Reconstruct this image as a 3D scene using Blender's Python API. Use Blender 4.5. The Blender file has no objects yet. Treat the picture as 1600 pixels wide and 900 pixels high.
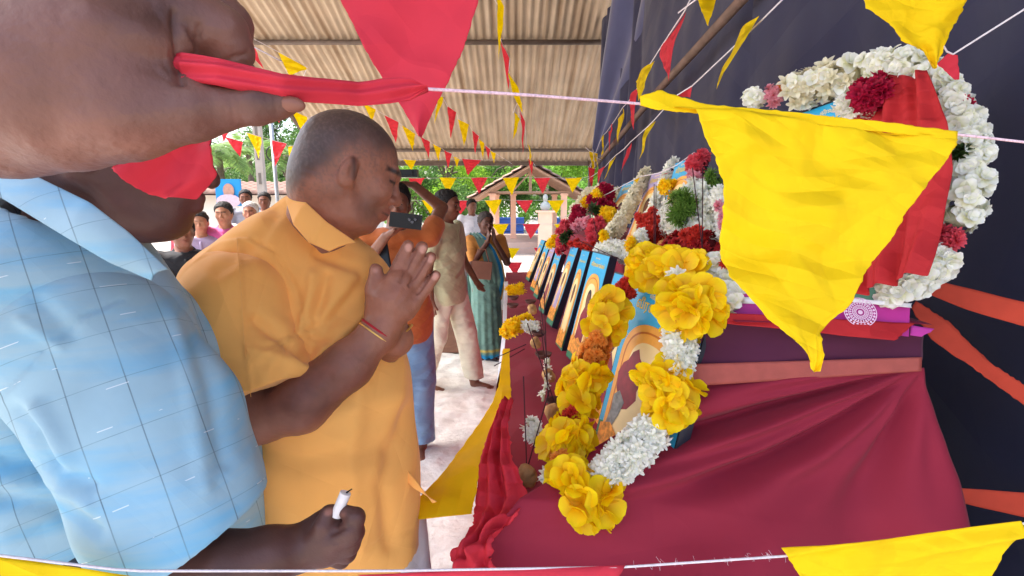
import bpy, math, random
import numpy as np
from mathutils import Vector, Matrix, Quaternion
random.seed(7); rng = np.random.default_rng(7)
sc = bpy.context.scene
R = math.radians

# ------------------------------------------------------------------ camera
CAM = np.array([0.0, 0.0, 1.62]); PITCH = R(9.8); FPX = 800.0
cam_d = bpy.data.cameras.new('camera'); cam_d.lens = 18.0; cam_d.sensor_width = 36.0
cam_d.clip_start = 0.02; cam_d.clip_end = 2000
cam = bpy.data.objects.new('camera', cam_d); sc.collection.objects.link(cam)
cam.location = CAM; cam.rotation_euler = (math.pi/2 - PITCH, 0, 0)
sc.camera = cam
# ------------------------------------------------------------------ world, sun, exposure
SUN_EL, SUN_AZ = R(56), R(-78)      # azimuth: from the left, a little ahead
world = bpy.data.worlds.new("World"); sc.world = world; world.use_nodes = True
wn = world.node_tree.nodes; wl = world.node_tree.links
bg = wn['Background']; sky = wn.new('ShaderNodeTexSky'); sky.sky_type = 'NISHITA'
sky.sun_disc = False; sky.sun_elevation = SUN_EL; sky.sun_rotation = SUN_AZ
sky.air_density = 1.0; sky.dust_density = 4.0; sky.ozone_density = 1.0
wl.new(sky.outputs[0], bg.inputs[0]); bg.inputs[1].default_value = 0.15
sun_d = bpy.data.lights.new('sun', 'SUN'); sun_d.energy = 2.2; sun_d.angle = R(0.6); sun_d.color = (1, .97, .93)
sun = bpy.data.objects.new('sun', sun_d); sc.collection.objects.link(sun)
sdir = Vector((math.sin(SUN_AZ)*math.cos(SUN_EL), math.cos(SUN_AZ)*math.cos(SUN_EL), math.sin(SUN_EL)))
sun.rotation_euler = sdir.to_track_quat('Z', 'Y').to_euler()
sc.view_settings.view_transform = 'Standard'; sc.view_settings.look = 'None'
sc.view_settings.gamma = 1; sc.view_settings.use_curve_mapping = False
sc.view_settings.exposure = 2.02
sc.cycles.max_bounces = 8; sc.cycles.diffuse_bounces = 5

# ------------------------------------------------------------------ helpers
sp, cp = math.sin(PITCH), math.cos(PITCH)
def at(px, py, d):
    """point of the place seen at (px, py) of the photograph, d metres ahead of the camera"""
    a = (px-800)/FPX*d; b = (450-py)/FPX*d
    return np.array([CAM[0]+a, CAM[1]+d*cp+b*sp, CAM[2]-d*sp+b*cp])
def on_z(px, py, z):
    u = (450-py)/FPX; d = (z-CAM[2])/(u*cp-sp); return at(px, py, d)
def srgb(r, g, b):
    f = lambda c: (c/255/12.92) if c <= 10 else ((c/255+.055)/1.055)**2.4
    return (f(r), f(g), f(b))
def unit(v):
    v = np.asarray(v, float); return v/np.linalg.norm(v)

def vnoise(p, seed=0):
    p = np.asarray(p, np.float64); i = np.floor(p).astype(np.int64); f = p-i; f = f*f*(3-2*f)
    def h(x, y, z):
        n = (x*374761393 + y*668265263 + z*2147483647 + seed*1442695041) & 0xffffffff
        n = ((n ^ (n >> 13))*1274126177) & 0xffffffff
        return ((n ^ (n >> 16)) & 0xffff)/65535.0
    x, y, z = i[..., 0], i[..., 1], i[..., 2]; a, b, c = f[..., 0], f[..., 1], f[..., 2]
    l = lambda u, v, t: u+(v-u)*t
    return l(l(l(h(x,y,z),h(x+1,y,z),a), l(h(x,y+1,z),h(x+1,y+1,z),a), b),
             l(l(h(x,y,z+1),h(x+1,y,z+1),a), l(h(x,y+1,z+1),h(x+1,y+1,z+1),a), b), c)*2-1
def creases(p, f, seed, n=5):
    """crumpled-cloth height: triangle waves in random directions, broken up by noise"""
    r = np.random.default_rng(seed); out = np.zeros(len(p))
    w = vnoise(p*f*.45, seed)[:, None]
    for k in range(n):
        dr = unit(r.normal(size=3)); ff = f*r.uniform(.5, 1.4)
        t = (p+w*.25/f) @ dr*ff + r.uniform(0, 9)
        tri = np.abs((t % 2)-1)
        m = np.clip(vnoise(p*f*.6+7*k, seed+k)*1.6+.4, 0, 1)
        out += (tri-.5)*m
    return out/n

# ------------------------------------------------------------------ materials
_m = {}
def mat(name, col, rough=.7, var=.12, scale=30, bump=.0, bscale=200, trans=0, metal=0, attr=False, sheen=0, sub=0, bdist=.002, spec=.3, coord='Object', crum=None):
    if name in _m: return _m[name]
    m = bpy.data.materials.new(name); m.use_nodes = True; _m[name] = m
    N, L = m.node_tree.nodes, m.node_tree.links
    b = N['Principled BSDF']; out = N['Material Output']
    b.inputs['Roughness'].default_value = rough; b.inputs['Metallic'].default_value = metal
    b.inputs['Specular IOR Level'].default_value = spec
    if sheen: b.inputs['Sheen Weight'].default_value = sheen
    if sub: b.inputs['Subsurface Weight'].default_value = sub; b.inputs['Subsurface Radius'].default_value = (.012, .005, .003); b.inputs['Subsurface Scale'].default_value = 1
    tc = N.new('ShaderNodeTexCoord'); nz = N.new('ShaderNodeTexNoise')
    nz.inputs['Scale'].default_value = scale; nz.inputs['Detail'].default_value = 5
    L.new(tc.outputs[coord], nz.inputs['Vector'])
    mr = N.new('ShaderNodeMapRange'); mr.inputs[1].default_value = .25; mr.inputs[2].default_value = .75
    mr.inputs[3].default_value = 1-var; mr.inputs[4].default_value = 1+var
    L.new(nz.outputs['Fac'], mr.inputs[0])
    mx = N.new('ShaderNodeVectorMath'); mx.operation = 'SCALE'
    if attr:
        at_ = N.new('ShaderNodeAttribute'); at_.attribute_name = 'Col'; L.new(at_.outputs['Color'], mx.inputs[0])
    else:
        mx.inputs[0].default_value = col[:3]
    L.new(mr.outputs[0], mx.inputs['Scale'])
    L.new(mx.outputs[0], b.inputs['Base Color'])
    if bump:
        n2 = N.new('ShaderNodeTexNoise'); n2.inputs['Scale'].default_value = bscale; n2.inputs['Detail'].default_value = 4
        L.new(tc.outputs[coord], n2.inputs['Vector'])
        bp = N.new('ShaderNodeBump'); bp.inputs['Strength'].default_value = bump; bp.inputs['Distance'].default_value = bdist
        L.new(n2.outputs['Fac'], bp.inputs['Height']); L.new(bp.outputs[0], b.inputs['Normal'])
    if crum:                  # sharp irregular creases of thin crumpled cloth
        cscale, cdist, cstr = crum; rr_ = np.random.default_rng(int(cscale*10)); tot = None
        for kk in range(7):
            mpn = N.new('ShaderNodeMapping'); mpn.inputs['Rotation'].default_value = tuple(rr_.uniform(0, 6.28, 3)); mpn.inputs['Location'].default_value = tuple(rr_.uniform(0, 3, 3)); L.new(tc.outputs[coord], mpn.inputs[0])
            wv = N.new('ShaderNodeTexWave'); wv.wave_profile = 'TRI'; wv.inputs['Scale'].default_value = cscale*rr_.uniform(.12, .42); wv.inputs['Distortion'].default_value = 2.2; wv.inputs['Detail'].default_value = 1; wv.inputs['Detail Scale'].default_value = .6
            L.new(mpn.outputs[0], wv.inputs['Vector'])
            nm = N.new('ShaderNodeTexNoise'); nm.inputs['Scale'].default_value = cscale*.45; nm.inputs['Detail'].default_value = 1; L.new(mpn.outputs[0], nm.inputs['Vector'])
            mk = N.new('ShaderNodeMapRange'); mk.inputs[1].default_value = .44; mk.inputs[2].default_value = .62; L.new(nm.outputs['Fac'], mk.inputs[0])
            ml = N.new('ShaderNodeMath'); ml.operation = 'MULTIPLY_ADD'; L.new(wv.outputs['Fac'], ml.inputs[0]); L.new(mk.outputs[0], ml.inputs[1])
            if tot is None: ml.inputs[2].default_value = 0
            else: L.new(tot, ml.inputs[2])
            tot = ml.outputs[0]
        b2 = N.new('ShaderNodeBump'); b2.inputs['Strength'].default_value = cstr; b2.inputs['Distance'].default_value = cdist; L.new(tot, b2.inputs['Height'])
        if b.inputs['Normal'].links: L.new(b.inputs['Normal'].links[0].from_socket, b2.inputs['Normal'])
        L.new(b2.outputs[0], b.inputs['Normal'])
    if trans:
        t = N.new('ShaderNodeBsdfTranslucent'); L.new(mx.outputs[0], t.inputs['Color'])
        ms = N.new('ShaderNodeMixShader'); ms.inputs[0].default_value = trans
        L.new(b.outputs[0], ms.inputs[1]); L.new(t.outputs[0], ms.inputs[2]); L.new(ms.outputs[0], out.inputs['Surface'])
    return m

# ------------------------------------------------------------------ objects
def thing(name, label, cat, loc=(0, 0, 0), group=None):
    o = bpy.data.objects.new(name, None); sc.collection.objects.link(o); o.empty_display_size = .1
    o.location = Vector([float(x) for x in loc]); o['label'] = label; o['category'] = cat
    if group: o['group'] = group
    return o
def wloc(o):
    v = Vector((0, 0, 0))
    while o is not None: v += o.location; o = o.parent
    return v
def mesh(name, V, F, smooth=True, cols=None, uv=None):
    me = bpy.data.meshes.new(name)
    V = np.asarray(V, np.float32)
    if isinstance(F, np.ndarray) and F.ndim == 2:
        nf, k = F.shape
        me.vertices.add(len(V)); me.vertices.foreach_set('co', V.ravel())
        me.loops.add(nf*k); me.loops.foreach_set('vertex_index', F.astype(np.int32).ravel())
        me.polygons.add(nf); me.polygons.foreach_set('loop_start', np.arange(0, nf*k, k, dtype=np.int32))
        me.update(calc_edges=True)
    else:
        me.from_pydata([tuple(map(float, v)) for v in V], [], [tuple(int(i) for i in f) for f in F]); me.update()
    if smooth: me.polygons.foreach_set('use_smooth', np.ones(len(me.polygons), bool))
    if cols is not None:
        a = me.color_attributes.new('Col', 'FLOAT_COLOR', 'POINT')
        c = np.ones((len(V), 4), np.float32); c[:, :3] = cols; a.data.foreach_set('color', c.ravel())
    if uv is not None:
        u = me.uv_layers.new(name='UVMap'); li = np.zeros(len(me.loops), np.int32); me.loops.foreach_get('vertex_index', li)
        u.data.foreach_set('uv', np.asarray(uv, np.float32)[li].ravel())
    me.validate()
    return me
def part(name, me, m, parent=None, loc=None):
    """link a mesh whose vertices are in world coordinates under its thing"""
    o = bpy.data.objects.new(name, me); sc.collection.objects.link(o)
    if m is not None and not me.materials: me.materials.append(m)
    if parent is not None:
        o.parent = parent
        if loc is None: me.transform(Matrix.Translation(-wloc(parent)))
        else: o.location = Vector([float(x) for x in loc])-wloc(parent)
    elif loc is not None: o.location = Vector([float(x) for x in loc])
    return o
def single(name, me, m, label, cat, group=None, loc=None):
    o = part(name, me, m, None, None)
    if loc is None:                      # set its origin at its base
        v = np.zeros(len(me.vertices)*3, np.float32); me.vertices.foreach_get('co', v); v = v.reshape(-1, 3)
        c = (v.min(0)+v.max(0))/2; c[2] = v[:, 2].min(); me.transform(Matrix.Translation(-Vector(c.tolist()))); o.location = c.tolist()
    else: o.location = loc
    o['label'] = label; o['category'] = cat
    if group: o['group'] = group
    return o
def struct(name, me, m, kind='structure'):
    o = part(name, me, m); o['kind'] = kind; return o
def stuff(o): o['kind'] = 'stuff'; return o

class MB:
    """collects simple solids into one mesh"""
    def __init__(s): s.v = []; s.f = []
    def add(s, V, F):
        n = len(s.v); s.v += [tuple(map(float, q)) for q in V]; s.f += [tuple(int(i)+n for i in q) for q in F]; return s
    def box(s, c, size, M=None):
        c = np.asarray(c, float); h = np.asarray(size, float)/2
        q = np.array([[x, y, z] for z in (-1, 1) for y in (-1, 1) for x in (-1, 1)])*h
        if M is not None: q = q @ np.asarray(M).T
        return s.add(q+c, [(0,2,3,1), (4,5,7,6), (0,1,5,4), (2,6,7,3), (0,4,6,2), (1,3,7,5)])
    def tube(s, pts, rad, n=8, closed=False):
        pts = [np.asarray(p, float) for p in pts]; m = len(pts)
        rad = rad if hasattr(rad, '__len__') else [rad]*m
        rings = []; ref = np.array([.13, .21, .97])
        for i, p in enumerate(pts):
            t = unit((pts[(i+1) % m] if (closed or i < m-1) else p)-(pts[i-1] if (closed or i > 0) else p))
            a = np.cross(t, ref)
            if np.linalg.norm(a) < .15: a = np.cross(t, [1, 0, 0])
            a = unit(a); b = np.cross(t, a)
            rings.append([p+rad[i]*(a*math.cos(x)+b*math.sin(x)) for x in np.linspace(0, 2*math.pi, n, endpoint=False)])
        V = [q for r_ in rings for q in r_]; F = []
        for i in range(m if closed else m-1):
            j = (i+1) % m
            for k in range(n): F.append((i*n+k, i*n+(k+1) % n, j*n+(k+1) % n, j*n+k))
        if not closed: F.append(tuple(range(n))[::-1]); F.append(tuple((m-1)*n+k for k in range(n)))
        return s.add(V, F)
    def lathe(s, c, prof, n=16, M=None):
        V = []; c = np.asarray(c, float)
        for r_, z in prof:
            for k in range(n):
                a = 2*math.pi*k/n; q = np.array([r_*math.cos(a), r_*math.sin(a), z])
                if M is not None: q = np.asarray(M) @ q
                V.append(c+q)
        F = [(i*n+k, i*n+(k+1) % n, (i+1)*n+(k+1) % n, (i+1)*n+k) for i in range(len(prof)-1) for k in range(n)]
        F.append(tuple(range(n))[::-1]); F.append(tuple((len(prof)-1)*n+k for k in range(n)))
        return s.add(V, F)
    def quad(s, a, b, c, d): return s.add([a, b, c, d], [(0, 1, 2, 3)])
    def mesh(s, name, smooth=False): return mesh(name, s.v, s.f, smooth)

# ------------------------------------------------------------------ implicit bodies (smooth unions turned into one surface)
class Cap:
    def __init__(s, a, b, ra, rb, k=.015, col=None): s.a = np.asarray(a, float); s.b = np.asarray(b, float); s.ra, s.rb, s.k, s.col = ra, rb, k, col
    def box(s): r_ = max(s.ra, s.rb); return np.minimum(s.a, s.b)-r_, np.maximum(s.a, s.b)+r_
    def d(s, p):
        ab = s.b-s.a; t = np.clip(((p-s.a) @ ab)/max(ab @ ab, 1e-9), 0, 1)
        return np.linalg.norm(p-s.a-t[..., None]*ab, axis=-1)-(s.ra+t*(s.rb-s.ra))
class Ell:
    def __init__(s, c, r, M=None, k=.015, col=None):
        s.c = np.asarray(c, float); s.r = np.asarray(r, float)*np.ones(3); s.M = np.eye(3) if M is None else np.asarray(M); s.k, s.col = k, col
    def box(s): e = np.sqrt(((s.M*s.r)**2).sum(1)); return s.c-e, s.c+e
    def d(s, p):
        q = (p-s.c) @ s.M; k0 = np.linalg.norm(q/s.r, axis=-1); k1 = np.linalg.norm(q/s.r**2, axis=-1)
        return k0*(k0-1)/np.maximum(k1, 1e-6)
def chain(pts, k=.015, col=None):
    """round cones through [(px, py, d, radius_px), ...]"""
    P = [at(x, y, d) for x, y, d, r_ in pts]; q = [r_*d/FPX for x, y, d, r_ in pts]
    return [Cap(P[i], P[i+1], q[i], q[i+1], k, col) for i in range(len(P)-1)]

def surf(prims, res, subs=(), cuts=(), base=(.2, .1, .07), paints=(), disp=None, name='body', extra=None, cs=.012):
    """prims united smoothly, subs carved, cuts = [(point, normal)] keep the side the normal points away from"""
    lo = np.min([p.box()[0] for p in prims], 0)-res*3; hi = np.max([p.box()[1] for p in prims], 0)+res*3
    for (c, n_) in cuts:                     # shrink the grid where an axis cut allows it
        for ax in range(3):
            if n_[ax] > .999: hi[ax] = min(hi[ax], c[ax]+res*2)
            if n_[ax] < -.999: lo[ax] = max(lo[ax], c[ax]-res*2)
    n = np.ceil((hi-lo)/res).astype(int)+1
    ax = [lo[i]+res*np.arange(n[i]) for i in range(3)]
    D = np.full(n, .2, np.float32)
    def sub_grid(p, mg):
        a, b = p.box(); i0 = np.clip(np.floor((a-mg-lo)/res).astype(int), 0, n); i1 = np.clip(np.ceil((b+mg-lo)/res).astype(int)+1, 0, n)
        sl = tuple(slice(i0[i], i1[i]) for i in range(3))
        if min(i1-i0) <= 0: return None, None
        G = np.stack(np.meshgrid(*[ax[i][sl[i]] for i in range(3)], indexing='ij'), -1)
        return sl, G
    for p in prims:
        sl, G = sub_grid(p, p.k+res*2)
        if sl is None: continue
        e = p.d(G).astype(np.float32); c = D[sl]; h = np.clip(p.k-np.abs(e-c), 0, None)/p.k
        D[sl] = np.minimum(e, c)-h*h*p.k*.25
    for p in subs:
        sl, G = sub_grid(p, p.k+res*2)
        if sl is None: continue
        e = -p.d(G).astype(np.float32); c = D[sl]; h = np.clip(p.k-np.abs(e-c), 0, None)/p.k
        D[sl] = np.maximum(e, c)+h*h*p.k*.25
    if len(cuts):
        G = np.stack(np.meshgrid(*ax, indexing='ij'), -1)
        for (c, n_) in cuts:
            D = np.maximum(D, ((G-np.asarray(c)) @ unit(n_)).astype(np.float32))
    D[0] = D[-1] = .1; D[:, 0] = D[:, -1] = .1; D[:, :, 0] = D[:, :, -1] = .1
    # surface nets
    S = D < 0; nx, ny, nz = D.shape
    cs_ = np.zeros((nx-1, ny-1, nz-1), np.int8)
    offs = [(i, j, k) for i in (0, 1) for j in (0, 1) for k in (0, 1)]
    for (i, j, k) in offs: cs_ += S[i:nx-1+i, j:ny-1+j, k:nz-1+k]
    act = np.argwhere((cs_ > 0) & (cs_ < 8)); idx = np.full(cs_.shape, -1, np.int64); idx[tuple(act.T)] = np.arange(len(act))
    acc = np.zeros((len(act), 3)); cnt = np.zeros(len(act))
    for a_ in offs:
        for axn in range(3):
            if a_[axn]: continue
            b_ = list(a_); b_[axn] = 1
            A = act+np.array(a_); B = act+np.array(b_); da = D[tuple(A.T)].astype(float); db = D[tuple(B.T)].astype(float)
            m = (da < 0) != (db < 0); t = np.where(m, da/np.where(m, da-db, 1), 0)
            q = np.array(a_, float)[None, :].repeat(len(act), 0); q[:, axn] += t
            acc[m] += q[m]; cnt += m
    V = lo+res*(act+acc/cnt[:, None])
    F = []
    for axn in range(3):
        s0 = [slice(0, n_) for n_ in D.shape]; s1 = [slice(0, n_) for n_ in D.shape]
        s0[axn] = slice(0, D.shape[axn]-1); s1[axn] = slice(1, D.shape[axn])
        ch = S[tuple(s0)] != S[tuple(s1)]; E = np.argwhere(ch); inn = S[tuple(s0)][tuple(E.T)]
        u, v = (axn+1) % 3, (axn+2) % 3
        def cell(du, dv): c = E.copy(); c[:, u] += du; c[:, v] += dv; return c
        c4 = [cell(-1, -1), cell(0, -1), cell(0, 0), cell(-1, 0)]
        ok = (E[:, u] > 0) & (E[:, v] > 0) & (E[:, u] < D.shape[u]-1) & (E[:, v] < D.shape[v]-1)
        q = np.stack([idx[tuple(np.clip(c, 0, np.array(cs_.shape)-1).T)] for c in c4], 1)[ok]; inn = inn[ok]
        q[~inn] = q[~inn][:, ::-1]; F.append(q)
    F = np.concatenate(F)
    F = F[(F >= 0).all(1)]
    V = V.astype(float)
    Nn = normals(V, F)
    if disp is not None: V = V+Nn*disp(V, Nn)[:, None]
    W = np.zeros(len(V)); C = np.zeros((len(V), 3)); B = np.asarray(base, float)
    for p in prims:
        dd = np.clip(p.d(V), -cs, .2); w = np.exp(-dd/cs*1.2); w[dd > cs*5] *= 0
        C += w[:, None]*(B if p.col is None else np.asarray(p.col)); W += w
    C = np.where(W[:, None] > 0, C/np.maximum(W, 1e-9)[:, None], B)
    for (pr, col, soft) in paints:           # pr: primitive or function giving a signed distance
        dd = pr.d(V) if hasattr(pr, 'd') else pr(V)
        w = np.clip(.5-dd/soft, 0, 1)[:, None]; C = C*(1-w)+np.asarray(col)*w
    return mesh(name, V, F, True, C)
def normals(V, F):
    a = V[F[:, 1]]-V[F[:, 0]]; b = V[F[:, 3]]-V[F[:, 0]]; n = np.cross(a, b); N = np.zeros_like(V)
    for k in range(4): np.add.at(N, F[:, k], n)
    return N/np.maximum(np.linalg.norm(N, axis=1), 1e-12)[:, None]

def grooves(V, N, lines):
    """creases and folds pressed into a surface along drawn lines; lines: ([(px, py)...], width px, depth m)"""
    q = V-CAM; d = q[:, 1]*cp-q[:, 2]*sp; b = q[:, 1]*sp+q[:, 2]*cp; X = 800+q[:, 0]/d*FPX; Y = 450-b/d*FPX
    fc = np.clip(-(N*unit_r(q)).sum(1)*2, 0, 1); out = np.zeros(len(V))
    for pts, w, a in lines:
        best = np.full(len(V), 1e9)
        for (x0, y0), (x1, y1) in zip(pts[:-1], pts[1:]):
            ux, uy = x1-x0, y1-y0; t = np.clip(((X-x0)*ux+(Y-y0)*uy)/(ux*ux+uy*uy), 0, 1)
            taper = 1.0; best = np.minimum(best, np.hypot(X-x0-t*ux, Y-y0-t*uy))
        out += a*np.exp(-(best/w)**2)
    return out*fc
def unit_r(a): return a/np.maximum(np.linalg.norm(a, axis=1), 1e-9)[:, None]

# ------------------------------------------------------------------ cloth: sheets between two outlines
def resample(P, n):
    P = np.asarray(P, float); s = np.r_[0, np.cumsum(np.linalg.norm(np.diff(P, axis=0), axis=1))]
    t = np.linspace(0, s[-1], n); return np.stack([np.interp(t, s, P[:, i]) for i in range(P.shape[1])], 1)
def sheet(name, left, right, nu=24, nv=40, amp=.004, freq=30, seed=1, thick=.0008, rag=0, bow=None, folds=None, world_pts=False, par=True):
    """left/right: [(px, py, d), ...] outlines (or world points) from top to bottom"""
    conv = (lambda q: np.array(q, float)) if world_pts else (lambda q: at(*q))
    if par: L_, R_ = resample([conv(q) for q in left], nv), resample([conv(q) for q in right], nv)
    else:
        tt = np.linspace(0, 1, nv); f = lambda P: np.stack([np.interp(tt, np.linspace(0, 1, len(P)), np.array(P)[:, i]) for i in range(3)], 1)
        L_, R_ = f([conv(q) for q in left]), f([conv(q) for q in right])
    u = np.linspace(0, 1, nu)[None, :, None]
    P = (L_[:, None]*(1-u)+R_[:, None]*u)
    P = P.reshape(-1, 3)
    uu = np.tile(np.linspace(0, 1, nu), nv); vv = np.repeat(np.linspace(0, 1, nv), nu)
    du = (P.reshape(nv, nu, 3)[:, -1]-P.reshape(nv, nu, 3)[:, 0]).mean(0); dv = (P.reshape(nv, nu, 3)[-1]-P.reshape(nv, nu, 3)[0]).mean(0)
    nrm = np.cross(du, dv); nrm = unit(nrm if np.linalg.norm(nrm) > 1e-9 else [0, 1, 0])
    if nrm @ (CAM-P.mean(0)) < 0: nrm = -nrm
    h = amp*(creases(P, freq, seed)*2.2+.5*vnoise(P*freq*.5, seed))
    if folds is not None: h = h+folds(P, uu, vv)
    if bow is not None: h = h+bow*np.sin(uu*math.pi)*np.sin(np.clip(vv, 0, 1)*math.pi*.5+.4)
    if rag:
        e = ((uu < 1e-6) | (uu > 1-1e-6)); w = unit(du)
        P = P+(e*rag*(vnoise(P*220, seed+5)+.6*vnoise(P*600, seed+6)))[:, None]*w
    P = P+h[:, None]*nrm
    g = np.arange(nu*nv).reshape(nv, nu)
    F = np.stack([g[:-1, :-1], g[:-1, 1:], g[1:, 1:], g[1:, :-1]], -1).reshape(-1, 4)
    if thick:
        n = len(P); V = np.concatenate([P, P-nrm*thick]); F2 = F[:, ::-1]+n
        b = np.r_[g[0], g[1:, -1], g[-1, -2::-1], g[-2:0:-1, 0]]; b2 = np.roll(b, -1)
        S = np.stack([b, b2, b2+n, b+n], 1)[:, ::-1]; F = np.concatenate([F, F2, S]); P = V
        uu = np.r_[uu, uu]; vv = np.r_[vv, vv]
    return mesh(name, P, F, True, None, np.stack([uu, vv], 1))
def rope(name, pts, r, seed=0, n=6, sag=0, steps=30, fuzz=0):
    P = resample([at(*q) for q in pts], steps)
    t = np.linspace(0, 1, steps); P[:, 2] -= sag*4*t*(1-t)
    return MB().tube(list(P), r, n).mesh(name, True)
# ================================================================== setting
RED = srgb(214, 44, 58); YEL = srgb(250, 205, 10)
# ground: one sheet that falls away a little behind the shed
gx = np.r_[-400, -120, -50, np.linspace(-25, 25, 60), 50, 120, 400]; gy = np.r_[-60, -20, np.linspace(-6, 40, 70), 70, 140, 500]
GX, GY = np.meshgrid(gx, gy, indexing='ij')
def gz(x, y): return -.22*np.clip((y-9)/9, 0, 1)
GZ = gz(GX, GY)+.012*vnoise(np.stack([GX*1.3, GY*1.3, GX*0], -1), 3)*(np.abs(GX) < 30)-.02
gi = np.arange(GX.size).reshape(GX.shape)
gF = np.stack([gi[:-1, :-1], gi[1:, :-1], gi[1:, 1:], gi[:-1, 1:]], -1).reshape(-1, 4)
struct('ground', mesh('ground', np.stack([GX, GY, GZ], -1).reshape(-1, 3), gF), mat('sandy_soil', (.38, .345, .30), .95, .2, 3, .6, 25, bdist=.01))
# pale groundsheet laid under the shed
def ground_cloth(name, x0, x1, y0, y1, z, m, lab, cat, amp=.012, seed=2, step=.035):
    X, Y = np.meshgrid(np.arange(x0, x1, step), np.arange(y0, y1, step), indexing='ij')
    P = np.stack([X, Y, X*0], -1).reshape(-1, 3)
    Z = z+amp*(1.2*np.abs(creases(P, 2.5, seed))*3+np.abs(vnoise(P*4, seed+4))*.7+np.abs(vnoise(P*11, seed+5))*.35)
    g = np.arange(X.size).reshape(X.shape); F = np.stack([g[:-1, :-1], g[1:, :-1], g[1:, 1:], g[:-1, 1:]], -1).reshape(-1, 4)
    P[:, 2] = Z
    return single(name, mesh(name, P, F), m, lab, cat)
ground_cloth('groundsheet', -3.0, -.06, -.6, 5.2, .012, mat('groundsheet_cloth', srgb(224, 224, 220), .85, .22, 7, .7, 28, bdist=.012, crum=(7, .03, .35)), 'crumpled pale pinkish groundsheet spread on the ground beside the altar', 'groundsheet', amp=.035)
ground_cloth('mat', -1.6, .2, 5.25, 7.4, .012, mat('brown_mat', srgb(120, 84, 66), .95, .2, 8, .3, 60), 'brown mat on the ground at the feet of the woman in the saree', 'mat', amp=.006, seed=8)

# ------------------------------------------------------------------ shed
YE = 10.9; E0 = at(521, 253, 11.0); E1 = at(950, 253, 11.0)
ZE = float(E0[2]); SL = .384; YR = 4.2; ZR = ZE+(YE-YR)*SL
shed = thing('shed', 'tall open-sided shed with a corrugated tan sheet roof over the gathering', 'shed', (-1, 5, 0))
m_roof = mat('roof_sheet', srgb(196, 176, 152), .75, .16, 2.2, .15, 60, bdist=.003)
nt = m_roof.node_tree      # long weather streaks down the slope
tc = nt.nodes.new('ShaderNodeTexCoord'); mp = nt.nodes.new('ShaderNodeMapping'); mp.inputs['Scale'].default_value = (9, .35, .35)
ns = nt.nodes.new('ShaderNodeTexNoise'); ns.inputs['Scale'].default_value = 1.2; ns.inputs['Detail'].default_value = 6
rp = nt.nodes.new('ShaderNodeValToRGB'); rp.color_ramp.elements[0].position = .32; rp.color_ramp.elements[0].color = (.55, .43, .32, 1); rp.color_ramp.elements[1].position = .58; rp.color_ramp.elements[1].color = (1, 1, 1, 1)
mu = nt.nodes.new('ShaderNodeMix'); mu.data_type = 'RGBA'; mu.blend_type = 'MULTIPLY'; mu.inputs[0].default_value = .8
nt.links.new(tc.outputs['Object'], mp.inputs[0]); nt.links.new(mp.outputs[0], ns.inputs['Vector']); nt.links.new(ns.outputs['Fac'], rp.inputs[0])
b_ = nt.nodes['Principled BSDF']; src = b_.inputs['Base Color'].links[0].from_socket
nt.links.new(src, mu.inputs[6]); nt.links.new(rp.outputs[0], mu.inputs[7]); nt.links.new(mu.outputs[2], b_.inputs['Base Color'])
X0 = float(E0[0]); X1 = 2.15; sw = .84
def roof_sheet(y0, y1, slope_sign, lift):
    P = .105; xs = np.arange(0, sw+P*.6, P/8); amp = .017
    V = []
    for y in np.linspace(y0, y1, 4):
        z = (ZE+(YE-y)*SL) if slope_sign > 0 else (ZR-(YR-y)*SL)
        for x in xs: V.append((x, y, z+lift+amp*math.sin(2*math.pi*x/P)))
    n = len(xs); F = [(r_*n+k, r_*n+k+1, (r_+1)*n+k+1, (r_+1)*n+k) for r_ in range(3) for k in range(n-1)]
    return mesh('roof_sheet', V, F)
rows = [(YE+.12, 8.75, 1, 0), (8.95, 6.45, 1, .007), (6.65, YR-.05, 1, .014), (YR+.05, 1.8, -1, .014), (2.0, -.2, -1, .007)]
protos = [roof_sheet(*r_) for r_ in rows]
for p in protos: p.materials.append(m_roof)
nsheet = int(math.ceil((X1-X0)/sw))
for i in range(nsheet):
    for p in protos:
        part('roof_sheet', p, None, shed, (X0+i*sw, 0, .003*(i % 2)))
m_steel = mat('rusty_pipe', srgb(112, 96, 86), .6, .25, 12, metal=.2)
for k, y in enumerate([10.35, 8.0-.62, 4.9, 2.2, 0]):
    z = (ZE+(YE-y)*SL if y > YR else ZR-(YR-y)*SL)-.055
    part('purlin', MB().tube([(X0-.05, y, z), (1.92, y, z)], .035, 8).mesh('purlin', True), m_steel, shed)
part('eave_beam', MB().box(((X0+X1)/2, YE, ZE-.06), (X1-X0, .06, .085)).mesh('eave_beam'), m_steel, shed)
for x in (X0+.02,):
    part('edge_pipe', MB().tube([(x, YE, ZE-.02), (x, YR, ZR-.02)], .04, 8).mesh('edge_pipe', True), m_steel, shed)
    part('edge_pipe', MB().tube([(x, YR, ZR-.02), (x, -.3, ZR-(YR+.3)*SL-.02)], .04, 8).mesh('edge_pipe', True), m_steel, shed)
for (x, y) in ((X0+.02, -.2), (1.62, YE-.03), (2.0, -.2), (2.05, YR)):
    z = ZE-.02 if y > 8 else (ZR-.05 if y > 3 else ZR-(YR+.2)*SL)
    part('post', MB().tube([(x, y, -.3), (x, y, z)], .045, 10).mesh('post', True), m_steel, shed)

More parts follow.
